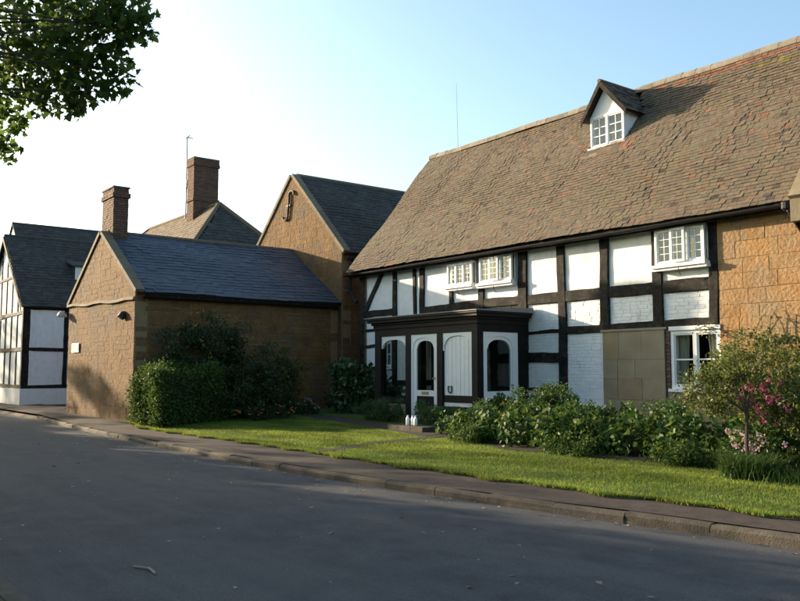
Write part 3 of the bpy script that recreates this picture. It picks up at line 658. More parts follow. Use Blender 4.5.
# stone coping at the right verge, with kneeler
for i in range(7):
    a, b = i / 7, (i + 1) / 7 - .004; P0 = Vector((0, EY - .06, EZ - .05)).lerp(Vector((0, RY, RZ)), a); P1 = Vector((0, EY - .06, EZ - .05)).lerp(Vector((0, RY, RZ)), b); mb = MB()
    q = [Vector((-7.235, 0, 0)) + P0, Vector((-6.82, 0, 0)) + P0, Vector((-6.82, 0, 0)) + P1, Vector((-7.235, 0, 0)) + P1]
    mb.hexa([p - NS * .08 for p in q] + [p + NS * .13 for p in q]); mb.build('coping_stone', 'coping', cot)
mb = MB(); mb.box(-7.20, -6.80, EY - .16, .02, EZ - .42, EZ - .03); mb.build('kneeler_stone', 'coping', cot)
# lightning rod / aerial standing behind the ridge
mb = MB(); mb.tube([(-20.3, 3.5, 8.3), (-20.4, 3.5, 11.2)], [.007, .004], 5)
tag(mb.build('radio_aerial', 'alu'), 'thin whip aerial rising behind the left part of the tiled ridge', 'aerial')

# dormer
dor = bpy.data.objects.new('dormer', None); COL.objects.link(dor); dor.parent = cot; dor.location = -Vector(cot.location)
DY = 1.80; Dp = Plane((0, DY, 0), (1, 0, 0), (0, -1, 0)); DA = -12.93; DZ = 8.62
mb = MB(); mb.prism([(DX0, DY - .01, 7.93), (DX1, DY - .01, 7.93), (DA, DY - .01, DZ - .06)], (0, 0, 0), (0, .12, 0)); ob(mb, 'gable', 'plaster', dor)
for xx in (DX0, DX1 - .06):
    mb = MB(); zb = 7.10; yb = EY + (7.96 - EZ) / (VS.z / VS.y)
    mb.prism([(xx, DY, zb), (xx, DY, 7.96), (xx, yb + .05, 7.96)], (0, 0, 0), (.06, 0, 0)); ob(mb, 'cheek', 'plaster', dor)
window_parts(Dp, DX0 + .01, DX1 - .01, 7.14, 7.93, dor, .03, name='dormer_window', lights=2, rows=3, cols=2, frame=.045, bar=.02, cur='net', sproud=.06)
mb = MB(); mb.add([(DX0 - .08, DY - .06, 7.11), (DX1 + .08, DY - .06, 7.11), (DX1 + .10, DY - .30, 6.88), (DX0 - .10, DY - .30, 6.88), (DX0 - .08, DY - .06, 7.08), (DX1 + .08, DY - .06, 7.08), (DX1 + .10, DY - .30, 6.85), (DX0 - .10, DY - .30, 6.85)],
    [(0, 1, 2, 3), (7, 6, 5, 4), (0, 3, 7, 4), (1, 0, 4, 5), (2, 1, 5, 6), (3, 2, 6, 7)]); ob(mb, 'lead_apron', 'coping', dor)
DRZ, DEZ, DOV = 8.74, 7.86, .17
for sgn in (-1, 1):
    ex = (DX0 - DOV) if sgn < 0 else (DX1 + DOV)
    E0 = Vector((ex, DY - .17, DEZ)); R0 = Vector((DA, DY - .17, DRZ)); up_ = (R0 - E0); Ls = up_.length; lenY = 1.45
    nn = Vector((0, 1, 0)).cross(up_.normalized()); nn = nn if nn.z > 0 else -nn
    mb = MB(); q = [E0, E0 + Vector((0, lenY, 0)), R0 + Vector((0, lenY, 0)), R0]; mb.hexa([p - nn * .06 for p in q] + [p - nn * .012 for p in q]); ob(mb, 'roof_deck', 'dark', dor)
    def sk(u, v, E0=E0, up_=up_):
        p = E0 + Vector((0, u, 0)) + up_.normalized() * v; return p.y > EY + (p.z - EZ) * VS.y / VS.z + .10
    tile_slope(dor, 'dormer_tile', E0, (0, 1, 0), up_, lenY, Ls, .17, .125, .012, ['tile', 'tile_dark'], lambda u, v, r: 1 if r.random() < .3 else 0, sk, seed=31 + sgn)
    mb = MB(); mb.add([E0 + Vector((0, -.012, -.13)), E0 + Vector((0, -.012, .02)), R0 + Vector((0, -.012, .03)), R0 + Vector((0, -.012, -.14)), E0 + Vector((0, .02, -.13)), E0 + Vector((0, .02, .02)), R0 + Vector((0, .02, .03)), R0 + Vector((0, .02, -.14))],
        [(0, 1, 2, 3), (7, 6, 5, 4), (0, 4, 5, 1), (1, 5, 6, 2), (2, 6, 7, 3), (3, 7, 4, 0)]); ob(mb, 'barge_board', 'timber', dor)
mb = MB(); mb.tube([(DA, DY - .19, DRZ + .01), (DA, DY + 1.3, DRZ + .01)], .055, 8); ob(mb, 'ridge_cap', 'tile', dor)

# porch: front y = PY, right side x = PX1
por = bpy.data.objects.new('porch', None); COL.objects.link(por); por.parent = cot; por.location = -Vector(cot.location)
PX0, PX1, PY, PF = -17.80, -13.85, -1.67, .42
PFp = Plane((0, PY, 0), (1, 0, 0), (0, -1, 0)); PSp = Plane((PX1, 0, 0), (0, 1, 0), (1, 0, 0)); PLp = Plane((PX0, 0, 0), (0, 1, 0), (-1, 0, 0))
def pbox(name, m, *b):
    mb = MB(); mb.box(*b); return ob(mb, name, m, por)
pbox('floor_slab', 'greystone', PX0, PX1, PY + .0, -.06, GZ - .25, PF)
mb = MB()                                         # entablature: fascia, moulding, roof edge
for x0, x1, y0, z0, z1 in ((PX0, PX1, PY, 2.52, 2.70), (PX0 - .03, PX1 + .03, PY - .03, 2.702, 2.80), (PX0 - .07, PX1 + .07, PY - .07, 2.802, 2.86), (PX0 - .15, PX1 + .15, PY - .15, 2.862, 2.93), (PX0 - .19, PX1 + .19, PY - .19, 2.932, 2.975)):
    mb.box(x0, x1, y0, y0 + .16, z0, z1); mb.box(x1 - .16, x1, y0 + .16, -.07, z0, z1); mb.box(x0, x0 + .16, y0 + .16, -.07, z0, z1)
ob(mb, 'cornice', 'porchblack', por)
mb = MB(); mb.add([(PX0 - .21, PY - .21, 2.978), (PX1 + .21, PY - .21, 2.978), (PX1 + .21, -.06, 2.978), (PX0 - .21, -.06, 2.978), (PX0 - .21, PY - .21, 3.00), (PX1 + .21, PY - .21, 3.00), (PX1 + .21, -.06, 3.10), (PX0 - .21, -.06, 3.10)],
    [(3, 2, 1, 0), (4, 5, 6, 7), (0, 1, 5, 4), (1, 2, 6, 5), (2, 3, 7, 6), (3, 0, 4, 7)]); ob(mb, 'lead_roof', 'lead', por)
pbox('ceiling', 'dark', PX0 + .1, PX1 - .1, PY + .1, -.07, 2.66, 2.69)
for x0, x1 in ((PX0, -17.54), (-16.49, -16.29), (-15.27, -15.07), (-14.04, PX1)):
    pbox('post', 'porchblack', x0, x1, PY + .002, PY + .19, GZ - .1, 2.52)
pbox('post', 'porchblack', PX1 - .19, PX1 - .003, -.36, -.065, GZ - .1, 2.52)
pbox('post', 'porchblack', PX0 + .003, PX0 + .16, -.25, -.065, GZ - .1, 2.52)
def arch_frame(pl, u0, u1, z0, z1, jw, spring, crown, d0, d1, jr=None):
    """white board with an arched opening; z1 is its top"""
    mb = MB(); jr = jr or jw; pl.slab(mb, u0, u0 + jw, z0, spring, d0, d1); pl.slab(mb, u1 - jr, u1, z0, spring, d0, d1)
    a, b = u0 + jw, u1 - jr; n = 14; top = []; bot = []
    us = [u0] + [a + (b - a) * i / n for i in range(n + 1)] + [u1]
    zb = [spring] + [spring + (crown - spring) * (max(0, 1 - abs(2 * i / n - 1) ** 2.6)) ** .6 for i in range(n + 1)] + [spring]
    for i in range(len(us) - 1):
        q = [pl(us[i], zb[i], d0), pl(us[i + 1], zb[i + 1], d0), pl(us[i + 1], zb[i + 1], d1), pl(us[i], zb[i], d1), pl(us[i], z1, d0), pl(us[i + 1], z1, d0), pl(us[i + 1], z1, d1), pl(us[i], z1, d1)]
        if us[i + 1] > us[i] + 1e-5: mb.hexa(q)
    return mb
# left opening: arched head, sill rail, stone plinth, pane
ob(arch_frame(PFp, -17.54, -16.49, 2.20, 2.515, .03, 2.22, 2.42, -.09, -.03), 'arched_head', 'white', por)
pbox('rail', 'porchblack', -17.54, -16.49, PY + .03, PY + .15, .80, .96)
pbox('stone_plinth', 'greystone', PX0 + .02, -16.49, PY + .02, PY + .17, GZ - .1, .80)
mb = MB(); PFp.slab(mb, -17.54, -16.49, .96, 2.45, -.085, -.08); ob(mb, 'pane', 'glass', por)
# left side glazed
pbox('rail', 'porchblack', PX0 + .02, PX0 + .14, PY + .19, -.25, .80, .96); pbox('stone_plinth', 'greystone', PX0 + .03, PX0 + .14, PY + .19, -.25, GZ - .1, .80)
mb = MB(); mb.box(PX0 + .07, PX0 + .075, PY + .19, -.25, .96, 2.52); ob(mb, 'pane', 'glass', por)
# front door with glass, letter box, lower panel
dz0 = PF + .03
ob(arch_frame(PFp, -16.285, -15.275, PF, 2.515, .07, 2.20, 2.44, -.08, -.02), 'door_frame', 'white', por)
dmb = arch_frame(PFp, -16.213, -15.347, dz0, 2.46, .13, 2.16, 2.36, -.075, -.035, jr=.07)
PFp.slab(dmb, -16.083, -15.417, dz0, dz0 + .22, -.074, -.036); PFp.slab(dmb, -16.083, -15.417, 1.02, 1.16, -.074, -.036); door = ob(dmb, 'door', 'white', por)
mb = MB(); PFp.slab(mb, -16.083, -15.417, dz0 + .22, 1.02, -.066, -.052); ob(mb, 'door_panel', 'porchblack', por)
mb = MB(); PFp.slab(mb, -16.083, -15.417, 1.16, 2.40, -.058, -.052); ob(mb, 'pane', 'glass', por)
mb = MB(); PFp.slab(mb, -15.88, -15.62, 1.055, 1.13, -.036, -.026); ob(mb, 'letter_box', 'brass', por)
mb = MB(); mb.tube([PFp(-15.38, 1.45, -.035), PFp(-15.38, 1.45, .03)], .022, 8); ob(mb, 'door_knob', 'brass', por)
# boarded panel with horseshoe
ob(arch_frame(PFp, -15.065, -14.045, 2.10, 2.515, .04, 2.22, 2.44, -.07, -.02), 'arched_head', 'white', por)
nb = 7
for i in range(nb):
    a = -15.05 + (1.0) * i / nb; mb = MB(); PFp.slab(mb, a + .005, a + 1.0 / nb - .005, 1.06, 2.46, -.09, -.05 + .003 * (i % 2)); ob(mb, 'board', 'white', por)
pbox('board_backing', 'porchblack', -15.06, -14.05, PY + .092, PY + .10, .8, 2.5)
pbox('rail', 'porchblack', -15.065, -14.045, PY + .03, PY + .15, .90, 1.06)
pbox('board', 'white', -15.065, -14.045, PY + .05, PY + .14, .80, .898)
pbox('base_board', 'porchblack', -15.065, -14.045, PY + .03, PY + .15, GZ - .1, .80)
mb = MB(); mb.tube([PFp(-14.83 + .065 * math.cos(R(t)), 1.20 + .085 * math.sin(R(t)) * (1.25 if math.sin(R(t)) > 0 else 1), -.03) for t in range(130, 411, 28)], .014, 6); ob(mb, 'horseshoe', 'iron', por)
# right side: glazed door
ob(arch_frame(PSp, -1.475, -.365, PF, 2.515, .09, 2.16, 2.42, -.10, -.02, jr=.16), 'door_frame', 'white', por)
dmb = arch_frame(PSp, -1.38, -.53, dz0, 2.44, .045, 2.10, 2.34, -.095, -.04)
PSp.slab(dmb, -1.335, -.575, 1.0, 1.16, -.094, -.041); PSp.slab(dmb, -1.335, -.575, dz0, dz0 + .10, -.094, -.041); ob(dmb, 'side_door', 'white', por)
mb = MB(); PSp.slab(mb, -1.335, -.575, dz0 + .10, 1.0, -.08, -.06); ob(mb, 'door_panel', 'porchblack', por)
mb = MB(); PSp.slab(mb, -1.335, -.575, 1.16, 2.38, -.07, -.064); ob(mb, 'pane', 'glass', por)
mb = MB(); mb.tube([PSp(-.56, 1.3, -.04), PSp(-.56, 1.3, .02)], .018, 8); ob(mb, 'door_knob', 'brass', por)

# low step with three milk bottles
mb = MB(); st = thing('stone_step', 'low stone step holding the milk bottles beside the porch', 'step', (-14.45, -3.05, hz(-14.45, -3.05)))
for i in range(3):
    a = -15.05 + i * .42; stp = MB(); stp.hexa([(a, -3.32, .15), (a + .41, -3.30, .15), (a + .41, -2.75, .15), (a, -2.75, .15), (a + .01, -3.30, .44), (a + .40, -3.29, .435), (a + .40, -2.76, .44), (a + .01, -2.76, .44)]); stp.build('stone_slab', 'kerb', st)
for i, (bx, by, lab) in enumerate(((-14.50, -3.14, 'leftmost of three white milk bottles on the stone step'), (-14.38, -3.10, 'middle one of three white milk bottles on the stone step'), (-14.25, -3.12, 'rightmost of three white milk bottles on the stone step'))):
    b = thing('milk_bottle', lab, 'bottle', (bx, by, .44), 'milk bottles on the step'); mb = MB()
    mb.lathe((bx, by, .441), [(.03, 0), (.040, .01), (.040, .125), (.036, .145), (.022, .180), (.018, .20)], 14); mb.build('glass_body', 'milk', b, smooth=True)
    mb = MB(); mb.lathe((bx, by, .641), [(.021, 0), (.021, .018), (.014, .022)], 12); mb.build('cap', 'foil', b)

# ================================================================ stone buildings behind
def gable_building(root, x0, x1, y0, y1, z0, ze, zr, wallm, tilem, tw, ex, tt, ch, ln, over=.06, ov_e=.12, stones=True, coping=True, sides='fr', tiles=(1, 1), wseed=3):
    """ridge along y; front gable faces -y at y0; long side faces +x at x1"""
    xm = (x0 + x1) / 2; k = (zr - ze) / (xm - x0); mb = MB()
    mb.prism([(x0, y0, z0), (x1, y0, z0), (x1, y0, ze), (xm, y0, zr), (x0, y0, ze)], (0, -.012 if stones else .03, 0), (0, .35, 0))
    mb.prism([(x0, y1, z0), (x1, y1, z0), (x1, y1, ze), (xm, y1, zr), (x0, y1, ze)], (0, -.3, 0), (0, -.01, 0))
    mb.box(x1 - .3, x1 - (.007 if stones else .03), y0 + .36, y1 - .31, z0, ze); mb.box(x0 + .03, x0 + .3, y0 + .36, y1 - .31, z0, ze)
    wl = mb.build('wall', 'mortar' if stones else wallm, root)
    if stones:
        gp_ = Plane((0, y0, 0), (1, 0, 0), (0, -1, 0)); rnd = random.Random(wseed); g = MB()
        bd = lambda z: (x0, x1) if z <= ze else (x0 + (z - ze) / k, x1 - (z - ze) / k)
        for q, d, c in courses(gp_, bd, z0, zr - .05, ch, ln, .02, gap=.006, jit=.0035, c=.005, rnd=rnd, wob=.013): stone(g, gp_, q, d, c=c, back=-.03)
        stuff(g.build('gable_stones', wallm, wl))
        sp = Plane((x1, 0, 0), (0, 1, 0), (1, 0, 0)); g = MB()
        for q, d, c in courses(sp, lambda z: (y0 + .03, y1), z0, ze, ch, ln, .0, gap=.006, jit=.0035, c=.005, rnd=rnd, wob=.013): stone(g, sp, q, d, c=c, back=-.035)
        stuff(g.build('side_stones', wallm, wl))
    mb = MB()
    for s in (-1, 1):
        ex_ = (x0 - ov_e) if s < 0 else (x1 + ov_e); zz = ze - k * ov_e
        E0 = Vector((ex_, y0 - over, zz)); R0 = Vector((xm, y0 - over, zr)); L = y1 - y0 + 2 * over; u = (R0 - E0).normalized()
        n = Vector((0, 1, 0)).cross(u); n = n if n.z > 0 else -n
        q = [E0, E0 + Vector((0, L, 0)), R0 + Vector((0, L, 0)), R0]; mb.hexa([p + n * .02 for p in q] + [p + n * .07 for p in q])
    rf = mb.build('roof', 'dark', root)
    for s in (-1, 1):
        if not tiles[0 if s < 0 else 1]: continue
        ex_ = (x0 - ov_e) if s < 0 else (x1 + ov_e); zz = ze - k * ov_e; cs = .22 if coping else 0
        E0 = Vector((ex_, y0 - over + cs, zz)); R0 = Vector((xm, y0 - over + cs, zr)); u = (R0 - E0); n = Vector((0, 1, 0)).cross(u.normalized()); n = n if n.z > 0 else -n
        tile_slope(rf, 'roof_slate', E0 + n * .075, (0, 1, 0), u, y1 - y0 + 2 * over - cs, u.length, tw, ex, tt, [tilem], seed=41 + s + wseed, jit=.012,
                   sag=lambda a, b: .012 * math.sin(a * 1.3) + .01 * math.sin(b * 2.2 + a))
    mb = MB(); y = y0 - over + (.2 if coping else 0)
    mb.tube([(xm, y, zr + .10), (xm, y1 + over, zr + .10)], .07, 8); mb.build('ridge_cap', 'coping' if coping else tilem, rf)
    if coping:
        for s in (-1, 1):
            ex_ = (x0 - .10) if s < 0 else (x1 + .10); A = Vector((ex_, 0, ze - k * .10)); Bp = Vector((xm, 0, zr)); n_ = 6
            nn = Vector((-(Bp - A).z, 0, (Bp - A).x)).normalized(); nn = nn if nn.z > 0 else -nn
            for i in range(n_):
                p, q_ = A.lerp(Bp, i / n_), A.lerp(Bp, (i + 1) / n_ - .003); c = MB(); Y0, Y1 = Vector((0, y0 - .07, 0)), Vector((0, y0 + .20, 0))
                c.hexa([p + Y0 + nn * .03, q_ + Y0 + nn * .03, q_ + Y1 + nn * .03, p + Y1 + nn * .03, p + Y0 + nn * .15, q_ + Y0 + nn * .15, q_ + Y1 + nn * .15, p + Y1 + nn * .15]); c.build('coping_stone', 'coping', rf)
    return wl, rf
outb = thing('stone_outbuilding', 'low golden stone outbuilding with blue slate roof, its gable beside the pavement', 'building', (-26, -3, .26))
OX0, OX1, OY0, OY1, OZE, OZR = -29.22, -22.93, -6.22, .52, 3.84, 5.86
gable_building(outb, OX0, OX1, OY0, OY1, .12, OZE, OZR, 'rubble', 'slate', .30, .20, .012, (.11, .19), (.30, .75), over=.03, wseed=3)
mb = MB()                                         # string course sloping slightly, made of short stones
for i in range(9):
    a = OX0 - .08 + (OX1 - OX0 + .12) * i / 9; b = OX0 - .08 + (OX1 - OX0 + .12) * (i + 1) / 9 - .012
    z = 3.86 - .18 * i / 9 + .03 * math.sin(i * 1.7); z2 = 3.86 - .18 * (i + 1) / 9 + .03 * math.sin((i + 1) * 1.7); c = MB()
    c.hexa([(a, OY0 - .10, z - .08), (b, OY0 - .10, z2 - .08), (b, OY0 + .02, z2 - .10), (a, OY0 + .02, z - .10), (a, OY0 - .08, z), (b, OY0 - .08, z2), (b, OY0 + .02, z2 + .03), (a, OY0 + .02, z + .03)]); c.build('string_course_stone', 'coping', outb)
mb = MB(); mb.box(OX1 + .002, OX1 + .10, OY0 + .3, OY1 - .05, OZE - .16, OZE - .03); mb.build('eave_board', 'timber', outb)
mb = MB(); V = []
for yy in (OY0 + .15, OY1 - .1):
    for t in range(7): a = R(180 + 30 * t); V.append((OX1 + .17 + .055 * math.cos(a), yy, OZE - .13 + .055 * math.sin(a)))
mb.add(V, [(j, 7 + j, 8 + j, j + 1) for j in range(6)]); mb.build('gutter', 'black', outb, smooth=True)
def chimney(parent, x0, x1, y0, y1, z0, z1, bands, seed, m='brick'):
    ch = MB(); ch.box(x0 + .02, x1 - .02, y0 + .02, y1 - .02, z0, z1 - .02); co = ch.build('chimney', 'bmortar', parent); g = MB(); rnd = random.Random(seed); z = z0; i = 0
    while z < z1:
        e = 0
        for b0, b1, pr in bands:
            if b0 <= z < b1: e = pr
        for pl, u0, u1 in ((Plane((0, y0, 0), (1, 0, 0), (0, -1, 0)), x0, x1), (Plane((x1, 0, 0), (0, 1, 0), (1, 0, 0)), y0, y1), (Plane((0, y1, 0), (-1, 0, 0), (0, 1, 0)), -x1, -x0), (Plane((x0, 0, 0), (0, -1, 0), (-1, 0, 0)), -y1, -y0)):
            u = u0 - e - .0; first = True; ue = u1 + e
            while u < ue - .02:
                l = .235 if not first else (.12 if i % 2 else .235); first = False; v = min(u + l, ue)
                if ue - v < .05: v = ue
                er = rnd.choice((0, 0, 0, -.008, .006)) ; stone(g, pl, [(u + .004, z + .004), (v - .004, z + .004), (v - .004, z + .072), (u + .004, z + .072)], e + er, .005, back=-.05); u = v
        z += .076; i += 1
    stuff(g.build('chimney_bricks', m, co))
    cp = MB(); cp.box(x0 - .03, x1 + .03, y0 - .03, y1 + .03, z, z + .05); cp.build('chimney_cap', 'bmortar', co); return co
chimney(outb, -26.74, -25.66, -6.02, -5.55, 5.2, 7.30, [(6.98, 7.14, .045), (7.14, 7.5, .0)], 4)
def wall_sign():
    s = thing('wall_sign', 'small white rectangular sign with dark lettering on the stone gable', 'sign', (-28.3, OY0 - .03, 2.38)); y = OY0 - .04
    mb = MB(); mb.box(-28.68, -27.90, y - .02, y, 2.24, 2.54); mb.build('board', 'lamp', s)
    mb = MB()
    for (a, b, z0, z1) in ((-28.62, -28.26, 2.43, 2.50), (-28.62, -28.20, 2.345, 2.40), (-28.62, -28.30, 2.265, 2.31), (-28.14, -28.06, 2.28, 2.51), (-28.06, -27.99, 2.36, 2.42), (-27.99, -27.91, 2.28, 2.51)):
        n = max(1, int((b - a) / .07))
        for i in range(n): mb.box(a + (b - a) * i / n, a + (b - a) * (i + .72) / n if n > 1 else b, y - .023, y - .0205, z0, z1)
    mb.build('lettering', 'black', s)
wall_sign()
vt = thing('round_vent', 'dark round vent cowl high on the stone gable below the string course', 'vent', (-23.72, OY0, 3.2)); mb = MB()
mb.tube([(-23.72, OY0 + .02, 3.24), (-23.72, OY0 - .09, 3.22), (-23.72, OY0 - .15, 3.14)], [.11, .12, .10], 12); mb.build('cowl', 'iron', vt)
lt = thing('wall_lamp', 'white floodlight on a bracket at the left edge of the stone gable', 'lamp', (-29.2, OY0, 3.5)); mb = MB()
mb.tube([(-29.15, OY0 + .02, 3.55), (-29.3, OY0 - .16, 3.6)], .02, 6); mb.build('bracket', 'iron', lt)
mb = MB(); mb.lathe((-29.38, OY0 - .22, 3.46), [(.16, 0), (.17, .05), (.12, .14), (.05, .2)], 12); mb.build('lamp_housing', 'lamp', lt)

fb = thing('tall_stone_building', 'tall golden stone gabled building with S shaped iron tie and dark roof', 'building', (-26, 5, .26))
FX0, FX1, FY0, FY1, FZE, FZR = -29.45, -22.75, .55, 9.5, 5.56, 8.66
gable_building(fb, FX0, FX1, FY0, FY1, .15, FZE, FZR, 'rubble', 'stoneslate', .26, .19, .016, (.14, .24), (.35, .85), over=.02, wseed=6)
mb = MB(); cx, cz = -26.22, 7.62; pts = []
for t in range(-10, 200, 21): pts.append((cx + .20 + .17 * math.cos(R(t)), FY0 - .07, cz + .36 + .15 * math.sin(R(t))))
pts += [(cx + .03, FY0 - .07, cz + .1), (cx - .03, FY0 - .07, cz - .15)]
for t in range(10, -200, -21): pts.append((cx - .22 + .17 * math.cos(R(t)), FY0 - .07, cz - .36 + .15 * math.sin(R(t))))
mb.tube(pts, .04, 7); mb.box(cx - .12, cx + .12, FY0 - .085, FY0 - .03, cz - .03, cz + .03); mb.build('iron_wall_tie', 'iron', fb)
mb = MB(); mb.tube([(FX1 + .02, FY0 + .25, 5.35), (FX1 + .17, FY0 + .25, 5.2), (FX1 + .17, FY0 + .25, 4.75), (FX1 + .12, FY0 + .25, 4.6), (FX1 + .12, FY0 + .25, 4.25), (FX1 + .35, FY0 + .25, 3.95), (FX1 + .55, FY0 + .2, 3.85)], .05, 8)
mb.tube([(FX1 + .17, FY0 + .2, 5.32), (FX1 + .17, FY1, 5.36)], .06, 8); mb.build('downpipe', 'black', fb)

# ---- white timber framed house at the left
wh = thing('white_timber_house', 'white timber framed house with dark roof at the left edge behind the stone gable', 'house', (-40, -4, .26))
WX0, WX1, WY0, WY1, WZE, WZR = -43.95, -36.62, -5.98, -.9, 4.32, 7.62
gable_building(wh, WX0, WX1, WY0, WY1, .15, WZE, WZR, 'plaster', 'stoneslate', .26, .20, .014, (.2, .3), (.3, .5), over=.12, ov_e=.10, stones=False, coping=False, wseed=9)
WG = Plane((0, WY0 + .03, 0), (1, 0, 0), (0, -1, 0)); WS = Plane((WX1 - .03, 0, 0), (0, 1, 0), (1, 0, 0))
mb = MB(); mb.box(WX0 - .05, WX1 + .06, WY0 - .06, WY0 + .1, .15, .92); mb.box(WX1 - .1, WX1 + .06, WY0 + .1, WY1, .15, .92); mb.build('plinth', 'plaster', wh)
for i in range(6):
    u = WX1 - 1.15 - i * 1.05; zt = min(WZE + (min(u - WX0, WX1 - u)) * .9 - .15, 7.3)
    beam(WG, (u, .92), (u, zt), .13, .035, wh)
beam(WG, (WX1 - .12, .7), (WX1 - .12, 4.3), .24, .05, wh)
for z in (1.0, 2.55, 4.05): beam(WG, (WX0, z), (WX1, z), .17, .042, wh)
beam(WG, (-42.4, 5.7), (-38.3, 5.7), .14, .042, wh)
for sx in (-1, 1):                                # barge boards
    a = (WX1 + .10) if sx > 0 else (WX0 - .10); A = Vector((a, WY0 - .13, WZE - .09)); Bp = Vector(((WX0 + WX1) / 2, WY0 - .13, WZR)); c = MB()
    c.hexa([A + Vector((0, -.03, -.16)), A + Vector((0, 0, -.16)), Bp + Vector((0, 0, -.16)), Bp + Vector((0, -.03, -.16)), A + Vector((0, -.03, .05)), A + Vector((0, 0, .05)), Bp + Vector((0, 0, .05)), Bp + Vector((0, -.03, .05))]); c.build('barge_board', 'timber', wh)
for u in (-5.86, -4.28, -2.7): beam(WS, (u, .7 if u < -5.5 else .92), (u, 4.3), .24 if u < -5.5 else .16, .05, wh)
for z in (1.0, 2.55, 4.24): beam(WS, (WY0, z), (WY1, z), .14, .042, wh)
beam(WS, (-4.25, 3.05), (-2.7, 3.05), .10, .04, wh)
window_parts(WS, -4.12, -3.2, 1.45, 2.95, wh, .05, lights=2, rows=3, cols=1, frame=.07, bar=.03, sproud=.05)
# its dormer
dw = bpy.data.objects.new('dormer', None); COL.objects.link(dw); dw.parent = wh; dw.location = -Vector(wh.location)
mb = MB(); dx = -38.0; mb.box(-39.6, dx, -3.6, -2.5, 5.45, 6.28); ob(mb, 'cheek', 'stoneslate', dw)
mb = MB(); mb.box(dx, dx + .03, -3.6, -2.5, 5.5, 6.28); ob(mb, 'gable', 'white', dw)
window_parts(Plane((dx, 0, 0), (0, 1, 0), (1, 0, 0)), -3.5, -2.6, 5.55, 6.2, dw, .06, name='dormer_window', lights=2, rows=2, cols=2, frame=.05, sill=False)
mb = MB(); mb.prism([(-40.3, -3.75, 6.9), (-37.85, -3.75, 6.25), (-37.85, -2.35, 6.25), (-40.3, -2.35, 6.9)], (0, 0, 0), (0, 0, .08)); ob(mb, 'roof_deck', 'stoneslate', dw)
ll = thing('wall_lantern', 'small dark lantern on the white gable at the left picture edge', 'lamp', (-40.9, WY0, 3.6)); mb = MB()
mb.tube([(-40.9, WY0, 3.85), (-40.9, WY0 - .25, 3.9)], .02, 6); mb.build('bracket', 'iron', ll)
mb = MB(); mb.lathe((-40.9, WY0 - .25, 3.5), [(.08, 0), (.13, .3), (.15, .32), (.03, .42)], 6); mb.build('lantern', 'iron', ll)

# ---- hip roofed house with tall chimney
hh = thing('hip_roofed_house', 'house with hipped roof coloured warm as lit in front, dark as shaded at the end, and a tall brick chimney behind the outbuilding', 'house', (-41, 2.5, .26))
HX0, HX1, HY0, HY1, HE, HR = -48.6, -33.2, -.75, 5.75, 6.1, 9.55; hm = (HY0 + HY1) / 2; A0, A1 = -45.4, -36.45
mb = MB(); mb.box(HX0, HX1 - .2, HY0 + .2, HY1, .15, HE); mb.build('wall', 'rubble', hh)
mb = MB(); c = [(HX0, HY0, HE), (HX1, HY0, HE), (HX1, HY1, HE), (HX0, HY1, HE), (A0, hm, HR), (A1, hm, HR)]
mb.add(c, [(0, 1, 5, 4), (1, 2, 5), (2, 3, 4, 5), (3, 0, 4), (3, 2, 1, 0)]); hr = mb.build('roof', 'dark', hh)
up_ = Vector((0, hm - HY0, HR - HE)); kk = up_.length
tile_slope(hr, 'roof_tile', (HX0, HY0, HE), (1, 0, 0), up_, HX1 - HX0, kk, .30, .22, .02, ['suntile'], skip=lambda u, v: u < (A0 - HX0) * v / kk + .12 or u > (HX1 - HX0) - (HX1 - A1) * v / kk - .12, seed=61, sag=lambda u, v: .02)
up2 = Vector((A1 - HX1, 0, HR - HE)); k2 = up2.length
tile_slope(hr, 'roof_tile', (HX1, HY0, HE), (0, 1, 0), up2, HY1 - HY0, k2, .30, .22, .02, ['stoneslate'], skip=lambda u, v: u < (hm - HY0) * v / k2 + .14 or u > (HY1 - HY0) - (hm - HY0) * v / k2 - .16, seed=62, sag=lambda u, v: .02)  # shaded hip end coloured with dark slate instead of the front slope's tile
mb = MB(); mb.tube([(HX1, HY0, HE + .05), (A1, hm, HR + .05)], .10, 8); mb.tube([(HX0, HY0, HE + .05), (A0, hm, HR + .05)], .10, 8); mb.tube([(HX1, HY1, HE + .05), (A1, hm, HR + .05)], .13, 8); mb.tube([(A0, hm, HR + .05), (A1, hm, HR + .05)], .11, 8); mb.build('hip_tiles', 'suntile', hr)
chimney(hh, -38.75, -37.95, 1.85, 3.15, 8.2, 12.05, [(9.9, 10.05, .05), (11.65, 11.8, .05), (11.8, 12.1, .03)], 9)
ap = thing('tv_aerial_pole', 'thin metal aerial pole standing beside the tall brick chimney', 'aerial', (-38.75, 1.95, 9.2)); mb = MB()
mb.tube([(-39.10, 1.95, 9.2), (-39.10, 1.95, 13.35)], .035, 6); mb.build('pole', 'alu', ap); mb = MB(); mb.tube([(-39.28, 1.95, 13.3), (-38.83, 1.95, 13.38)], .03, 5); mb.tube([(-39.10, 1.9, 13.35), (-38.98, 2.2, 13.3)], .025, 5); mb.build('antenna', 'alu', ap)
mb = MB(); mb.box(-39.18, -38.98, 1.88, 2.04, 10.75, 11.15); mb.build('bracket_box', 'alu', ap)
# ---- long dark roof behind the white house
bh = thing('far_house', 'far house of which only a long dark roof shows above the white house', 'house', (-53, 2, .26))
gable_building(bh, -57.2, -48.9, -3.0, 9, .15, 6.6, 10.35, 'plaster', 'stoneslate', .36, .28, .02, (.2, .3), (.3, .5), stones=False, coping=False, wseed=14, tiles=(0, 1))
lf = thing('far_left_house', 'far house showing a sliver of grey roof at the left picture edge', 'house', (-66, -3, .26))
gable_building(lf, -70, -60, -7.0, 6, .15, 6.0, 10.4, 'plaster', 'stoneslate', .5, .35, .02, (.2, .3), (.3, .5), stones=False, coping=False, wseed=15, tiles=(0, 1))

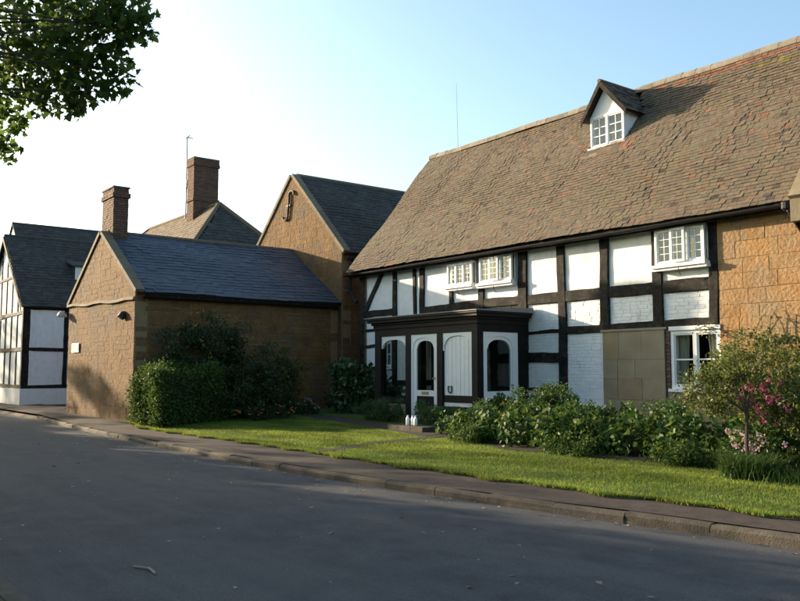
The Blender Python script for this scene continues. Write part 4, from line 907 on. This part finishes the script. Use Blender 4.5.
# ================================================================ plants
KITE = np.array([[0, 0, 0], [-.5, .45, .10], [0, 1, 0], [.5, .45, .10]])
def frames(n, up_bias, nrm=None, g=None):
    """random leaf frames: columns side, along, normal"""
    g = g or rng
    a = g.normal(size=(n, 3)); a[:, 2] += up_bias
    if nrm is not None: a += nrm
    nn = a / np.linalg.norm(a, axis=1, keepdims=True)
    t = g.normal(size=(n, 3)); t -= nn * (t * nn).sum(1, keepdims=True); t /= np.linalg.norm(t, axis=1, keepdims=True)
    return np.cross(t, nn), t, nn
def leaves(name, P, size, m, parent=None, shape=KITE, aspect=.6, up=.6, nrm=None, var=.35, droop=0.0, faces=((0, 1, 2), (0, 2, 3))):
    P = np.asarray(P, float); n = len(P); s, t, nn = frames(n, up, nrm)
    if droop: t[:, 2] -= droop; t /= np.linalg.norm(t, axis=1, keepdims=True)
    sz = size * (1 + var * rng.uniform(-1, 1, n)); k = len(shape)
    V = P[:, None, :] + sz[:, None, None] * (shape[None, :, 0:1] * aspect * s[:, None] + shape[None, :, 1:2] * t[:, None] + shape[None, :, 2:3] * nn[:, None])
    Fq = (np.arange(n)[:, None, None] * k + np.array(faces)[None]).reshape(-1, 3)
    o = np_mesh(name, V.reshape(-1, 3), Fq, m); 
    if parent is not None: o.parent = parent; o.location = -parent_world(parent)
    return o
def ell_pts(n, c, r, shell=.0, g=None):
    g = g or rng; v = g.normal(size=(n, 3)); v /= np.linalg.norm(v, axis=1, keepdims=True)
    rad = (shell + (1 - shell) * g.random(n)) ** (1 / 3 if shell == 0 else 1)
    return np.asarray(c) + v * rad[:, None] * np.asarray(r)
def clumps(c, r, n_cl, per, cr, shell=.45, zmin=None):
    C = ell_pts(n_cl, c, r, shell); out = np.concatenate([ell_pts(per, q, np.array([cr, cr, cr * .7]) * rng.uniform(.6, 1.3)) for q in C])
    if zmin is not None: out = out[out[:, 2] > zmin]
    return out
def stems(base, tips, r, parent, name='stem', m='stem', bend=.15):
    for tp in tips:
        mb = MB(); b = Vector(base) + Vector((random.uniform(-.08, .08), random.uniform(-.08, .08), 0)); tp = Vector(tp); mid = b.lerp(tp, .5) + Vector((random.uniform(-bend, bend), random.uniform(-bend, bend), .1))
        mb.tube([b, b.lerp(mid, .6), mid, mid.lerp(tp, .55), tp], [r, r * .85, r * .7, r * .5, r * .3], 5); ob(mb, name, m, parent)
# clipped privet hedge block by the stone gable
hd = thing('privet_hedge', 'clipped bright green privet hedge at the corner of the stone outbuilding', 'hedge', (-21.6, -5.7, .3))
g = hz(-21.5, -5.8)
def hedge_pts(n, x0, x1, y0, y1, z0, z1):
    f = rng.random(n); P = np.stack([rng.uniform(x0, x1, n), rng.uniform(y0, y1, n), rng.uniform(z0, z1, n)], 1); k = rng.random(n)
    P[k < .33, 2] = z1; a = (k >= .33) & (k < .62); P[a, 1] = y0; b = (k >= .62) & (k < .9); P[b, 0] = x1; c = k >= .96; P[c, 0] = x0
    bump = .17 * np.sin(P[:, 0] * 3.1 + P[:, 2] * 2.3) * np.sin(P[:, 1] * 2.7 + 1.0)
    ce = np.array([(x0 + x1) / 2, (y0 + y1) / 2, z1 - .55]); q = np.clip((P - ce) / np.array([(x1 - x0) / 2, (y1 - y0) / 2, .55]), -1, 1); up_m = P[:, 2] > ce[2]
    sh = 1 - .10 * np.clip((q ** 4).sum(1) - 1, 0, 2); P = np.where(up_m[:, None], ce + (P - ce) * sh[:, None], P)
    P += rng.normal(size=P.shape) * .075 + bump[:, None] * np.array([1, -1, .8]); return P
leaves('foliage', hedge_pts(15000, -22.65, -20.75, -6.35, -4.4, g, 1.66), .075, 'leaf_hedge', hd, up=.3)
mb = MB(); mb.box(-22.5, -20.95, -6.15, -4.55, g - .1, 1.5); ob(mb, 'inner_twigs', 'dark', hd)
# shrubs against the shaded long wall
def shrub(name, label, c, r, n_cl, per, size, leafm, parent_base, cr=.22, extra=None, cat='shrub', up=.4, aspect=.6, zmin=.25, droop=0):
    s = thing(name, label, cat, (c[0], c[1], parent_base)); P = clumps(c, r, n_cl, per, cr, zmin=zmin)
    leaves('foliage', P, size, leafm, s, up=up, aspect=aspect, droop=droop)
    tips = ell_pts(6, c, np.array(r) * .75); stems((c[0], c[1], parent_base - .03), tips, .022, s, m='bark')
    if extra: extra(s, c, r)
    return s
def flowers(n, size, m, top=True, spread=1.0, name='flower'):
    def f(s, c, r):
        P = ell_pts(n, c, np.array(r) * 1.02 * spread, .85)
        P[:, 0] = c[0] + np.abs(P[:, 0] - c[0]) + .05
        if top: P[:, 2] = c[2] + np.abs(P[:, 2] - c[2])
        Q = np.concatenate([ell_pts(7, p, (size, size, size * .7)) for p in P]); stuff(leaves(name, Q, size, m, s, aspect=.9))
    return f
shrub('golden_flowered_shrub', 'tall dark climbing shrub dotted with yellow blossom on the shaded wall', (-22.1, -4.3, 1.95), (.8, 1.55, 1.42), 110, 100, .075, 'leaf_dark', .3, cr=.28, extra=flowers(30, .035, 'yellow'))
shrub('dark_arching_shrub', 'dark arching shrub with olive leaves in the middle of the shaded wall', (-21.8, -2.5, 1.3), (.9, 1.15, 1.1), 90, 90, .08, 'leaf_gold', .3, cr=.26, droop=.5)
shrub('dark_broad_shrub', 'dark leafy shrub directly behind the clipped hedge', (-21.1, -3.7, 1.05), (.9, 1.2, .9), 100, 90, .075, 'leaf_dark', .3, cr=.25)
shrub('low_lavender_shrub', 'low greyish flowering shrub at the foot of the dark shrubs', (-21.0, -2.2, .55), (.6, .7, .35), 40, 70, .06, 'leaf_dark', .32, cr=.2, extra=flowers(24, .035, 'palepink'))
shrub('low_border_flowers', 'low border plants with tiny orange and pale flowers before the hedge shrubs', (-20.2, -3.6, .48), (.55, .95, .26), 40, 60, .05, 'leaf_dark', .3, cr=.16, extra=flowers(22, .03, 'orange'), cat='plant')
shrub('ivy_shrub', 'broad leaved ivy shrub at the left corner of the cottage beside the porch', (-20.1, -.75, 1.1), (1.0, .62, 1.0), 90, 50, .13, 'leaf_ivy', .38, cr=.26, up=.2, aspect=.9, droop=.7)
shrub('small_ivy_clump', 'smaller ivy clump just left of the porch', (-18.75, -.7, .85), (.62, .5, .48), 45, 45, .12, 'leaf_ivy', .4, cr=.22, up=.2, aspect=.9, droop=.7)
# plants by the porch foot
for i, (c, r, lab) in enumerate([((-17.3, -2.15, .62), (.55, .32, .33), 'feathery green plant at the left foot of the porch'), ((-16.4, -2.25, .66), (.5, .3, .36), 'feathery green plant left of the glazed porch door'), ((-15.0, -2.2, .62), (.42, .28, .30), 'feathery green plant below the boarded porch panel'), ((-14.0, -2.55, .60), (.5, .42, .32), 'feathery green plant at the right front corner of the porch')]):
    shrub('feathery_plant', lab, c, r, 34, 80, .055, 'leaf_small', .36, cr=.15, cat='plant', aspect=.35, up=.1)['group'] = 'plants along the porch foot'
# broad leaved row along the bed
HEART = np.array([[0, 0, 0], [-.45, .18, .06], [-.5, .5, .05], [-.25, .82, 0], [0, 1.05, -.06], [.25, .82, 0], [.5, .5, .05], [.45, .18, .06], [0, .5, -.03]])
HF = [(8, i, i + 1) for i in range(0, 7)] + [(8, 7, 0)]
HF = tuple((a, b, c) for a, b, c in HF)
def broad_plant(x, y, h, w, n, label, size=.098, m='leaf_bed', base=None):
    b = hz(x, y) + .02; s = thing('broad_leaved_plant', label, 'plant', (x, y, b), 'broad leaved plants along the flower bed'); P = []; A = []
    for i in range(int(n * 3.0)):
        a = rng.uniform(0, 2 * math.pi); q = math.sqrt(rng.random()); z = b + h * (.06 + .94 * rng.random() ** .7) * (1 - .42 * q * q) * (.82 + .18 * math.sin(a * 3 + x * 7))
        P.append((x + w * q * math.cos(a), y + w * q * math.sin(a), z)); A.append((.7 * math.cos(a), .7 * math.sin(a), .8))
    leaves('foliage', P, size, m, s, shape=HEART, aspect=.75, up=.2, nrm=np.array(A), droop=.5, faces=HF)
    stems((x, y, b - .03), [P[i] for i in range(0, min(len(P), 60), 9)], .010, s, bend=.05); return s
ROW = [(-13.0, -3.0, .55, .45, 90, 'broad leaved plant with large dark leaves nearest the porch corner'), (-12.2, -3.3, .66, .5, 120, 'broad leaved plant second from the porch'),
       (-11.3, -3.35, .75, .55, 150, 'broad leaved plant third from the porch, below the small leaved bush'), (-10.5, -3.6, .78, .5, 160, 'broad leaved plant fourth from the porch, in front of the white brick panel'),
       (-9.7, -3.6, .80, .5, 170, 'sunlit broad leaved plant before the left half of the grey stone panel'), (-8.95, -3.5, .82, .5, 170, 'sunlit broad leaved plant before the right half of the grey stone panel'),
       (-8.25, -3.45, .86, .5, 170, 'sunlit broad leaved plant below the lower window'), (-7.55, -3.4, .90, .5, 160, 'sunlit broad leaved plant just left of the slender rose tree'),
       (-6.8, -3.3, .85, .5, 140, 'broad leaved plant behind the slender rose tree'), (-6.0, -3.2, .8, .5, 120, 'broad leaved plant at the right picture edge')]
for a in ROW: broad_plant(*a)
BACK = [(-12.6, -2.2, .75, .5, 90, 'dark leafy plant in the back row nearest the porch side door'), (-9.6, -2.0, .78, .5, 90, 'dark leafy plant in the back row before the grey stone panel'), (-8.6, -2.0, .80, .5, 90, 'dark leafy plant in the back row below the lower window')]
for a in BACK: broad_plant(*a, size=.10)
for fx, fy, fz, lab in ((-12.5, -2.75, .62, 'fine leaved filler bush in the bed near the porch corner'), (-10.0, -2.75, .72, 'fine leaved filler bush before the white brick panel edge'), (-8.2, -2.6, .75, 'fine leaved filler bush below the lower window'), (-11.7, -3.75, .42, 'low fine leaved clump at the bed front left of middle'), (-9.1, -4.0, .40, 'low fine leaved clump at the bed front in the middle'), (-7.1, -3.85, .42, 'low fine leaved clump at the bed front left of the rose tree')):
    shrub('filler_bush', lab, (fx, fy, fz), (.55, .4, .40 if fz > .5 else .2), 40, 70, .055, 'leaf_small' if fz > .5 else 'leaf_hedge', .3, cr=.17, cat='plant', aspect=.5)
shrub('small_leaved_bush', 'bushy small leaved shrub before the white brick panel right of the porch', (-11.2, -2.3, .80), (1.15, .6, .46), 80, 110, .06, 'leaf_small', .4, cr=.20, up=.5)
shrub('upright_bush_sprig', 'upright sprig of leaves rising above the small leaved bush', (-11.1, -2.2, 1.16), (.28, .25, .26), 16, 60, .055, 'leaf_small', .6, cr=.13, cat='plant', up=.3)
shrub('low_orange_marigold', 'low plant with orange flowers beside the porch side door', (-12.75, -1.9, .75), (.4, .35, .38), 26, 60, .06, 'leaf_small', .4, cr=.16, cat='plant', extra=flowers(6, .04, 'orange'))

# slender rose tree with tuft of grass at its foot
rx, ry = -5.82, -4.42; rz_ = hz(rx, ry)
rt_ = thing('rose_tree', 'slender young rose tree with loose yellow green leaves beside the lower window', 'tree', (rx, ry, rz_)); mb = MB()
mb.tube([(rx, ry, rz_ - .05), (rx - .03, ry + .02, .7), (rx - .02, ry + .03, 1.0), (rx - .08, ry + .05, 1.3)], [.028, .024, .02, .014], 7); ob(mb, 'trunk', 'bark', rt_)
tips = [(-6.25, -4.2, 1.66), (-6.0, -4.35, 1.8), (-6.5, -4.25, 1.3), (-5.85, -4.2, 1.55), (-5.6, -4.05, 1.2), (-6.3, -4.5, 1.2), (-6.55, -4.1, 1.5)]
for tp in tips:
    mb = MB(); b = Vector((rx - .02, ry + .03, .95 + random.uniform(0, .25))); t2 = Vector(tp); mid = b.lerp(t2, .5) + Vector((0, 0, .08)); mb.tube([b, mid, t2], [.014, .010, .005], 5); ob(mb, 'branch', 'bark', rt_)
P = np.concatenate([clumps(tp, (.30, .28, .22), 12, 46, .13) for tp in tips] + [clumps((-6.25, -4.3, 1.35), (.6, .4, .34), 30, 46, .14)])
leaves('crown', P, .045, 'leaf_rose', rt_, up=.5, aspect=.55)
tf = thing('grass_tuft', 'clump of long dark grass around the foot of the rose tree', 'grass', (rx, ry - .1, rz_)); n = 1300
a_ = rng.uniform(0, 2 * np.pi, n); q_ = np.sqrt(rng.random(n)); GP = np.stack([rx + .05 + .34 * q_ * np.cos(a_), ry - .1 + .28 * q_ * np.sin(a_), np.full(n, rz_)], 1)
def long_blades(name, GP, h, parent, m, spread=.5):
    n = len(GP); a = rng.uniform(0, 2 * np.pi, n); hh = h * rng.uniform(.5, 1.2, n); l = spread * rng.uniform(.2, 1, n) * hh; V = []
    dx, dy = np.cos(a), np.sin(a); w = .006
    for f, ww in ((0, 1), (.55, .8), (1, .1)):
        out = l * f ** 1.8; zz = hh * (f - .25 * f ** 3)
        c = GP + np.stack([dx * out, dy * out, zz], 1); sd = np.stack([-dy, dx, 0 * dx], 1) * w * ww; V += [c - sd, c + sd]
    V = np.stack(V, 1).reshape(-1, 3); b = np.arange(n)[:, None] * 6
    Fq = np.concatenate([b + np.array([[0, 1, 3, 2]]), b + np.array([[2, 3, 5, 4]])]); o = np_mesh(name, V, Fq, m); o.parent = parent; o.location = -parent_world(parent)
long_blades('blade_cluster', GP, .42, tf, 'leaf_small', .9)
tf2 = thing('grass_tuft', 'low dark grass clump at the right picture edge of the lawn', 'grass', (-4.9, -4.4, .26)); GP = np.stack([-5.0 + rng.normal(0, .32, 900), -4.45 + rng.normal(0, .18, 900), np.full(900, .25)], 1)
long_blades('blade_cluster', GP, .28, tf2, 'leaf_small', 1.0)
# red valerian, pale roses, bushes at the right
def head_flowers(n, c, r, size, m, per=26):
    def f(s, cc, rr):
        for p in ell_pts(n, c, r, .3): leaves('flower_head', ell_pts(per, p, (size, size, size * .8)), size * .6, m, s, aspect=1.1)
    return f
shrub('red_valerian', 'bush with clusters of deep pink flowers right of the rose tree', (-5.35, -3.8, 1.0), (.75, .5, .72), 80, 70, .06, 'leaf_rose', .3, cr=.18, extra=head_flowers(30, (-5.62, -4.42, 1.24), (.36, .2, .36), .036, 'pink'))
shrub('pale_rose_bush', 'low bush with pale pink roses at the foot of the rose tree', (-5.9, -3.95, .62), (.65, .3, .30), 34, 50, .055, 'leaf_small', .3, cr=.15, extra=head_flowers(22, (-5.85, -4.3, .72), (.5, .12, .2), .045, 'palepink', 18))
shrub('right_edge_bush', 'olive green bush at the right picture edge below the stone wall', (-5.2, -2.8, 1.2), (1.2, .7, 1.0), 120, 100, .06, 'leaf_gold', .32, cr=.22)
shrub('window_side_bush', 'feathery yellow green bush growing up beside the lower window', (-7.35, -1.3, 1.4), (.95, .55, .95), 110, 80, .055, 'leaf_rose', .4, cr=.2)
# climbing rose on the stone wall
cr_ = thing('climbing_rose', 'sparse climbing rose with bare twigs trained over the golden stone wall', 'climber', (-7.6, -.15, .4)); rnd = random.Random(77); LP = []; FP = []
for k in range(11):
    p = Vector((-7.9 + rnd.uniform(-.3, .5), -.09, 1.1 + rnd.uniform(0, .5))); pts = [p.copy()]; a = rnd.uniform(.2, 2.6)
    for j in range(9):
        a += rnd.uniform(-.45, .45); p = p + Vector((math.cos(a) * .19, 0, math.sin(a) * .15)); p.x = min(max(p.x, -8.8), -6.9); p.z = min(p.z, 2.75 + .3 * rnd.random()); p.y = -.10 - rnd.uniform(0, .05); pts.append(p.copy())
        LP += [(p.x + rnd.gauss(0, .07), p.y - rnd.uniform(0, .08), p.z + rnd.gauss(0, .07)) for _ in range(7 if p.z < 2 else 3)]
        if rnd.random() < .07: FP.append(tuple(p + Vector((0, -.05, 0))))
    mb = MB(); mb.tube(pts, [.014 - .001 * i for i in range(len(pts))], 5); ob(mb, 'twig', 'bark', cr_)
LP += [(-9.1 + rnd.gauss(0, .14), -.12 - rnd.uniform(0, .08), 2.42 + rnd.gauss(0, .06)) for _ in range(60)]
mb = MB(); mb.tube([(-8.5, -.1, 2.2), (-8.8, -.11, 2.4), (-9.15, -.12, 2.47), (-9.4, -.12, 2.40)], .008, 5); ob(mb, 'twig', 'bark', cr_)
leaves('foliage', LP, .05, 'leaf_rose', cr_)
for p in FP: leaves('flower_head', ell_pts(20, p, (.035, .03, .035)), .035, 'pink', cr_)

# fallen leaves and grit on the road
n = 420; lxp = rng.uniform(-32, -3, n); lyp = np.where(rng.random(n) < .45, [yk(x) - abs(rng.normal(0, .25)) - .02 for x in lxp], rng.uniform(-12.6, -7.8, n))
LPt = np.array([(x, y, road_z(x, y) + .008) for x, y in zip(lxp, lyp)])
stuff(leaves('leaf_litter', LPt, .055, 'litter', None, up=9, var=.6), 'small pale fallen leaves scattered over the road', 'litter')
tw = MB(); tw.tube([(-6.75, -11.95, road_z(-6.7, -12) + .012), (-6.6, -11.88, road_z(-6.6, -11.9) + .014), (-6.42, -11.9, road_z(-6.4, -11.9) + .012)], .010, 5); tag(tw.build('fallen_twig', 'litter'), 'short pale twig lying on the road near the bottom left', 'twig')

# ================================================================ near sycamore overhanging the top left
LOBE = [(0, 0), (.10, .12), (.48, .02), (.33, .24), (.62, .48), (.30, .50), (.22, .72), (0, 1.05), (-.22, .72), (-.30, .50), (-.62, .48), (-.33, .24), (-.48, .02), (-.10, .12)]
SYC = np.array([[a, b, .05 * abs(a) - .05 * b] for a, b in LOBE] + [[0, .36, 0]]); SF = tuple((14, i, (i + 1) % 14) for i in range(14))
tb = Vector((-13.4, -14.6, .1)); sy = thing('sycamore_tree', 'large sycamore whose leafy branches hang into the top left of the picture', 'tree', tb)
mb = MB(); mb.tube([tb - Vector((0, 0, .2)), tb + Vector((.05, .1, 1.5)), tb + Vector((.1, .3, 3.2)), tb + Vector((.1, .5, 5)), tb + Vector((.2, .6, 7.5)), tb + Vector((.1, .7, 10))], [.34, .27, .24, .2, .14, .06], 10); ob(mb, 'trunk', 'bark', sy)
CL = [(18, 30, 12.4, 42, 120), (60, 22, 12.0, 42, 120), (105, 18, 11.6, 30, 70), (128, 26, 11.5, 20, 30), (140, 32, 11.5, 13, 14), (40, 65, 12.2, 36, 100), (80, 58, 11.8, 30, 75), (106, 52, 11.6, 20, 32), (118, 72, 11.6, 16, 22), (20, 95, 12.4, 26, 60), (58, 92, 12.0, 22, 42),
      (88, 88, 11.8, 20, 34), (112, 92, 11.6, 13, 14), (78, 108, 11.8, 12, 14), (4, 118, 12.5, 18, 26), (6, 142, 12.5, 13, 14), (4, 156, 12.5, 8, 7), (0, 60, 12.6, 44, 120), (125, 4, 11.6, 22, 38), (148, 16, 11.5, 9, 7), (40, -10, 12.3, 50, 120), (95, -12, 12.0, 40, 90)]
SP = []; tips = []
for px, py, d, rp, nl in CL:
    c = at_depth(px, py, d); r = rp * d / F_PX; tips.append((c, px)); SP.append(ell_pts(int(nl * 2.5), c, (r * 1.08, r * 1.4, r * .95)))
for i in range(46):                               # rest of the crown, outside the picture
    a = rng.uniform(0, 2 * math.pi); q = math.sqrt(rng.random()) * 4.6; z = rng.uniform(4.8, 11.5); w_ = 1 - abs(z - 7.5) / 6
    c = tb + Vector((q * math.cos(a) * w_, q * math.sin(a) * w_, z)); v = c - CAM; dz = v.dot(FW)
    if dz > 0 and 400 + F_PX * v.dot(RT) / dz > -60 and 300 - F_PX * v.dot(UP) / dz > -120: continue
    SP.append(ell_pts(150, c, (1.0, 1.0, .7)))
SP = np.concatenate(SP)
leaves('crown', SP, .122, 'leaf_syc', sy, shape=SYC, aspect=1.0, up=.5, faces=SF, droop=.35)
for i, (c, px) in enumerate(tips):
    if i not in (2, 3, 4, 7, 8, 9, 11, 12, 13, 15, 16, 19): continue
    b = tb + Vector((.1, .45, 4.2 + .35 * (i % 6))); m_ = b.lerp(c, .55) + Vector((0, 0, .5)); mb = MB(); mb.tube([b, b.lerp(m_, .5) + Vector((0, 0, .2)), m_, c], [.045, .035, .02, .006], 6); ob(mb, 'branch', 'bark', sy)

# ================================================================ trees and hedge on the near side, out of the picture, that shade the road
def shade_tree(label, x, y, h, cr, base, n, lsize=.30):
    s = thing('roadside_tree', label, 'tree', (x, y, .1), 'trees along the near side of the road'); mb = MB(); mb.tube([(x, y, -.1), (x, y + .1, h * .4), (x + .1, y, h * .85)], [.25, .18, .06], 8); ob(mb, 'trunk', 'bark', s)
    P = clumps((x, y, (base + h) / 2), (cr, cr, (h - base) / 2), 60, n // 60, .75, shell=.3); leaves('crown', P, lsize, 'leaf_syc', s, up=.4, aspect=.7)
tt_ = thing('roadside_tree', 'open crowned roadside tree beyond the left picture edge', 'tree', (-54.5, -17, .1), 'trees along the near side of the road'); mb = MB()
mb.tube([(-54.5, -17, -.1), (-54.4, -16.9, 5), (-54.2, -16.8, 8.8)], [.3, .22, .05], 8); ob(mb, 'trunk', 'bark', tt_)
P = np.concatenate([ell_pts(140, c, (r, r, r * .45)) for c, r in (((-55.3, -16.6, 7.0), 1.5), ((-53.4, -16.5, 8.1), 1.1), ((-56.3, -16.8, 8.6), .9), ((-53.6, -16.6, 6.6), .9))])
leaves('crown', P, .28, 'leaf_syc', tt_, up=.4, aspect=.7)
shade_tree('second roadside tree beyond the left picture edge', -71, -17.8, 12.5, 3.0, 6.0, 1500, .32)
shade_tree('third roadside tree beyond the left picture edge', -41, -21.0, 7.6, 3.0, 2.0, 4200, .30)
shade_tree('small sparse roadside tree beyond the left picture edge', -37, -16.6, 8.2, 2.6, 6.4, 360, .24)
shade_tree('small thin roadside tree beyond the left picture edge', -42.5, -16.6, 8.0, 1.8, 7.0, 120, .24)
def shade_hedge(x0, x1, y, h, label):
    s = thing('shade_hedge', label, 'hedge', ((x0 + x1) / 2, y, .1)); n = int((x1 - x0) * 900)
    X = rng.uniform(x0, x1, n); top = h + .35 * np.sin(X * .9) + .25 * np.sin(X * 2.3 + 1) + .2 * np.sin(X * 5.1) - 1.6 * np.exp(-((X + 29.5) / .5) ** 2) - 1.3 * np.exp(-((X + 26.3) / .35) ** 2) - 1.2 * np.exp(-((X + 33.5) / .5) ** 2); Z = .1 + (top - .1) * rng.random(n) ** .8
    P = np.stack([X, y + rng.normal(0, .32, n), Z], 1); leaves('foliage', P, .24, 'leaf_dark', s, up=.3, aspect=.7)
    mb = MB(); mb.box(x0 + .3, x1 - .3, y - .25, y + .25, 0, h - 1.75); ob(mb, 'inner_twigs', 'dark', s)
shade_hedge(-58, -8.5, -15.9, 5.4, 'unseen dark hedge added along the near side to shade the road')  # unseen hedge added to shade the road, top notched for sun streaks
